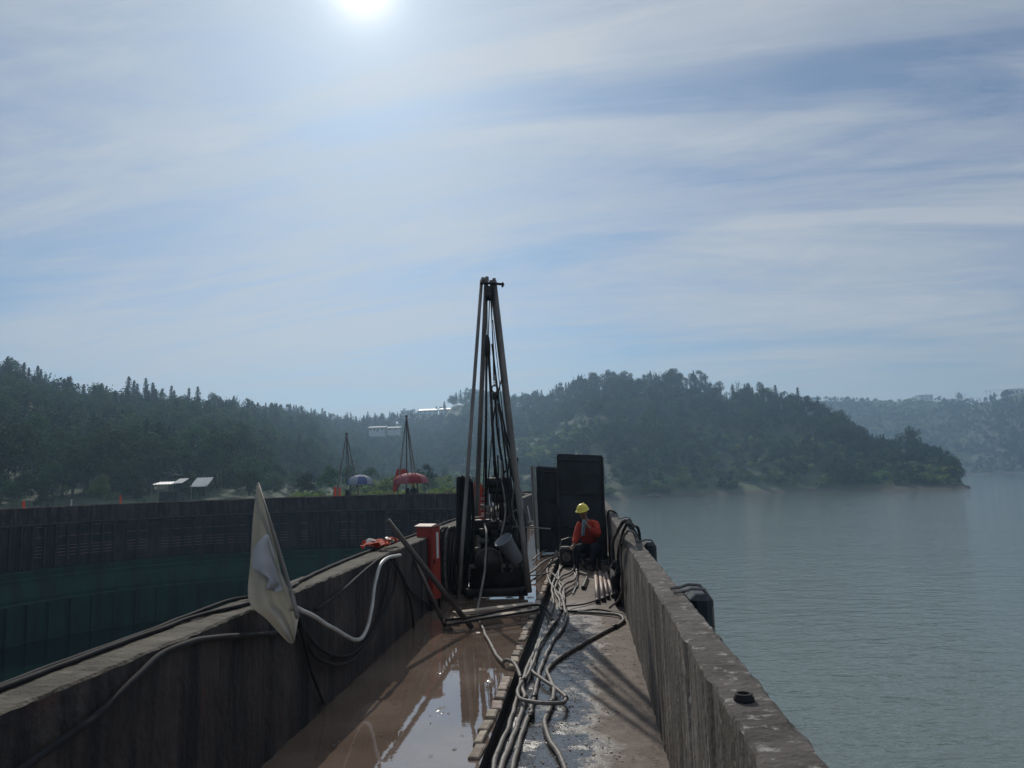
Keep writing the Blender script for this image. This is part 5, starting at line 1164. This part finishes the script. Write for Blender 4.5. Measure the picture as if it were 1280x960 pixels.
# worker under the red umbrella
def far_person(px, h, m, label):
    b0 = wall_top(px, .9); e = empty('person', b0, label=label, cat='person')
    k = h/1.7; P_ = [((0, 0, .95*k), .13*k), ((0, 0, 1.15*k), .13*k), ((0, 0, 1.38*k), .15*k), ((0, 0, 1.5*k), .06*k), ((0, -.02, 1.62*k), .095*k), ((-.2*k, 0, 1.38*k), .06*k), ((-.26*k, -.05, 1.1*k), .045*k), ((-.2*k, -.2, .95*k), .035*k), ((.2*k, 0, 1.38*k), .06*k), ((.27*k, -.02, 1.1*k), .045*k), ((.25*k, -.12, .85*k), .035*k),
                  ((-.1*k, 0, .85*k), .09*k), ((-.12*k, -.03, .45*k), .06*k), ((-.12*k, 0, .06*k), .045*k), ((.1*k, 0, .85*k), .09*k), ((.13*k, 0, .45*k), .06*k), ((.14*k, 0, .06*k), .045*k)]
    skin_mesh('body', P_, [(0, 1), (1, 2), (2, 3), (3, 4), (2, 5), (5, 6), (6, 7), (2, 8), (8, 9), (9, 10), (0, 11), (11, 12), (12, 13), (0, 14), (14, 15), (15, 16)], m, e)
    MB().lathe([(0, .12), (.08, .1), (.12, .03), (.15, .0)], (0, -.02, 1.66*k), 12).build('hard_hat', M_helm, e, smooth=True)
far_person(517, 1.62, M_trouser, 'dark figure standing in the shade of the red umbrella')

# shed behind the left of the wall
def shed():
    Y = 105; e = empty('shed', (V(215, 606, Y).x, Y, H(V(215, 606, Y).x, Y)), label='small shed with sunlit corrugated roof sheets behind the curved wall', cat='shed'); o0 = e.location.copy()
    def lo(x, y, dy=0): return V(x, y, Y+dy)-o0
    g = lo(215, 625)
    MB().box(((lo(201, 600).x+lo(226, 600).x)/2, .5, .9), (2.4, 2.5, 2.0)).build('wall', M_dam, e)
    for (x0, y0, x1, y1, m, nm) in ((193, 606, 221, 603, M_tile, 'roof_sheet'), (219, 599.5, 231, 604, M_plaster, 'roof_sheet'), (241, 598.5, 262, 608, M_plaster, 'roof_sheet')):
        a, c = lo(x0, y0), lo(x1, y1); b = MB(); n = 10 if m is M_plaster else 14; vs = []
        for i in range(n+1):
            t = i/n; x = a.x+(c.x-a.x)*t; rz_ = .05*(i % 2)
            vs += [(x, -1.0, min(a.z, c.z)+rz_), (x, 1.4, max(a.z, c.z)+.12+rz_)]
        b.add(vs, [(2*i, 2*i+2, 2*i+3, 2*i+1) for i in range(n)]); b.build(nm, m, e)
    for x in (194, 202, 243, 261): a = lo(x, 604); MB().tube([(a.x, -.9, -1), (a.x, -.9, a.z-.12)], .05, 6).build('post', M_pipe, e)
shed()
# houses on the ridges
def house(px0, px1, py_roof, py_base, Y, label, storeys=1, roof='flat', nwin=3, depth=9):
    a, c = V(px0, py_base, Y), V(px1, py_roof, Y); w = c.x-a.x; h = c.z-a.z; o0 = Vector(((a.x+c.x)/2, Y, a.z)); e = empty('house', o0, label=label, cat='house')
    MB().box((0, depth/2, h*.5-1.5), (w, depth, h+3)).build('wall', M_plaster, e)
    if roof == 'flat': MB().box((0, depth/2, h+.2), (w+1.0, depth+1, .4)).build('roof', M_tile, e)
    elif roof == 'slope':
        b = MB(); hw = w/2+.7; b.add([(-hw, -1, h), (hw, -1, h), (hw, depth+1, h+1.4), (-hw, depth+1, h+1.4), (-hw, -1, h-.25), (hw, -1, h-.25), (hw, depth+1, h+1.1), (-hw, depth+1, h+1.1)], [(0, 1, 2, 3), (4, 7, 6, 5), (0, 4, 5, 1), (1, 5, 6, 2), (2, 6, 7, 3), (3, 7, 4, 0)]); b.build('roof', M_plaster, e)
    else:
        b = MB(); hw = w/2+.7; b.add([(-hw, -.8, h), (hw, -.8, h), (hw, depth+.8, h), (-hw, depth+.8, h), (-hw*.8, depth/2, h+1.6), (hw*.8, depth/2, h+1.6)], [(0, 1, 5, 4), (1, 2, 5), (2, 3, 4, 5), (3, 0, 4), (0, 3, 2, 1)]); b.build('roof', M_tile, e)
    for s_ in range(storeys):
        for i in range(nwin):
            x = -w/2+w*(i+.5)/nwin; z = h*(s_+.5)/storeys; hh = h/storeys*.45; ww = w/nwin*.4
            wn = MB().box((x, -.03, z), (ww, .12, hh)).build('window', M_plaster, e); MB().box((x, -.12, z), (ww*.84, .05, hh*.8)).build('pane', M_dgrey, wn)
    MB().box((w*.05, -.05, h*.22/storeys), (w*.06, .1, h*.42/storeys)).build('door', M_dgrey, e)
house(461, 480, 534, 540, 470, 'long white low building with bright roof in the middle valley', 1, 'slope', 4)
house(484, 498, 534.5, 538.5, 474, 'shorter white building just right of the long valley building', 1, 'slope', 2)
house(523, 546, 512.5, 520, 665, 'pale house with grey roof on the ridge left of the rig', 2, 'hip', 4)
house(549, 576, 511, 518.5, 668, 'wider pale house on the ridge just left of the rig mast', 2, 'hip', 5)
house(501, 513, 513.5, 519, 662, 'small pale box building at the ridge gap', 1, 'flat', 2)
house(1150, 1166, 493.5, 500, 1145, 'white two-storey house on the distant right ridge', 2, 'flat', 3, 14)
house(1100, 1117, 500.5, 503.5, 1100, 'low bright-roofed building on the distant ridge', 1, 'slope', 3, 14)
house(1262, 1280, 486, 493, 1030, 'pale building at the top of the far right hill', 1, 'hip', 3, 14)
house(748, 757, 571, 575, 330, 'small pale hut beside the shelter top on the wooded slope', 1, 'flat', 1, 4)
# poles and wires on the ridges
def pole(px, top_py, base_py, Y, label, arms=2):
    p = V(px, base_py, Y); h = V(px, top_py, Y).z-p.z; e = empty('utility_pole', p, label=label, cat='utility pole'); MB().tube([(0, 0, -2), (0, 0, h)], [.28, .2], 6).build('post', M_pipe, e)
    for k in range(arms): MB().box((0, 0, h-.6-k*1.6), (3.4, .2, .25)).build('crossarm', M_pipe, e)
    return Vector((p.x, Y, p.z+h-.6))
q = [pole(1207, 493, 502, 1120, 'utility pole left of the twin poles on the distant ridge', 1), pole(1223, 496, 503, 1110, 'thick short pole on the distant ridge', 1), pole(1234, 488, 500, 1090, 'left one of the twin poles near the right hill'), pole(1238.5, 488, 499, 1088, 'right one of the twin poles near the right hill')]
o = MB().tube(spline([q[0], (q[0]+q[1])/2-Vector((0, 0, 1)), q[1], (q[1]+q[2])/2-Vector((0, 0, .8)), q[2], q[3], q[3]+Vector((40, -20, 2))], 4), .10, 5).build('power_line', M_iron); tag(o, 'power line sagging between the poles on the distant ridge', 'wire')
for (x, t_, b_, Y, l) in ((295, 501, 513, 345, 'thin utility pole on the left ridge above the trees'), (185, 488, 497, 312, 'utility pole among the trees on the left skyline'), (506, 510, 520, 665, 'utility pole on the middle ridge beside the box building'), (434, 515, 526, 600, 'utility pole where the left slope meets the middle ridge')):
    pole(x, t_, b_, Y, l, 1)
M_stone = mat('shore_stone', (.13, .115, .095), (.22, .20, .17), rough=.9, scale=1, bump=.4)
# pale rocks at the far shore
def rocks(px, py, Y, n, s, label):
    p = V(px, py, Y); r2 = random.Random(int(px)); p.z = H(p.x, p.y); e = empty('rock_outcrop', (p.x, p.y, max(-6.2, p.z)), label=label, cat='rocks')
    for k in range(n):
        bm = bmesh.new(); bmesh.ops.create_icosphere(bm, subdivisions=2, radius=1); q_ = Vector((r2.uniform(-s*2.6, s*2.6), r2.uniform(-1.5, 1.5), 0)); sc_ = r2.uniform(.4, 1)*s
        for v in bm.verts: v.co = v.co*(1+.35*noise.noise(v.co*1.7+Vector((k, 0, 0)))); v.co.z *= .5; v.co = v.co*sc_+q_
        me = bpy.data.meshes.new('rock'); bm.to_mesh(me); bm.free(); me.materials.append(M_stone); o = bpy.data.objects.new('rock', me); COL.objects.link(o); o.parent = e
rocks(1172, 608, 313, 7, 1.3, 'pale flat rocks at the waterline of the wooded point')
rocks(815, 623, 281, 6, 1.0, 'brown rocks at the shore nearest the shelters')
rocks(1257, 584, 838, 5, 5.0, 'big pale rocks on the far right shore')
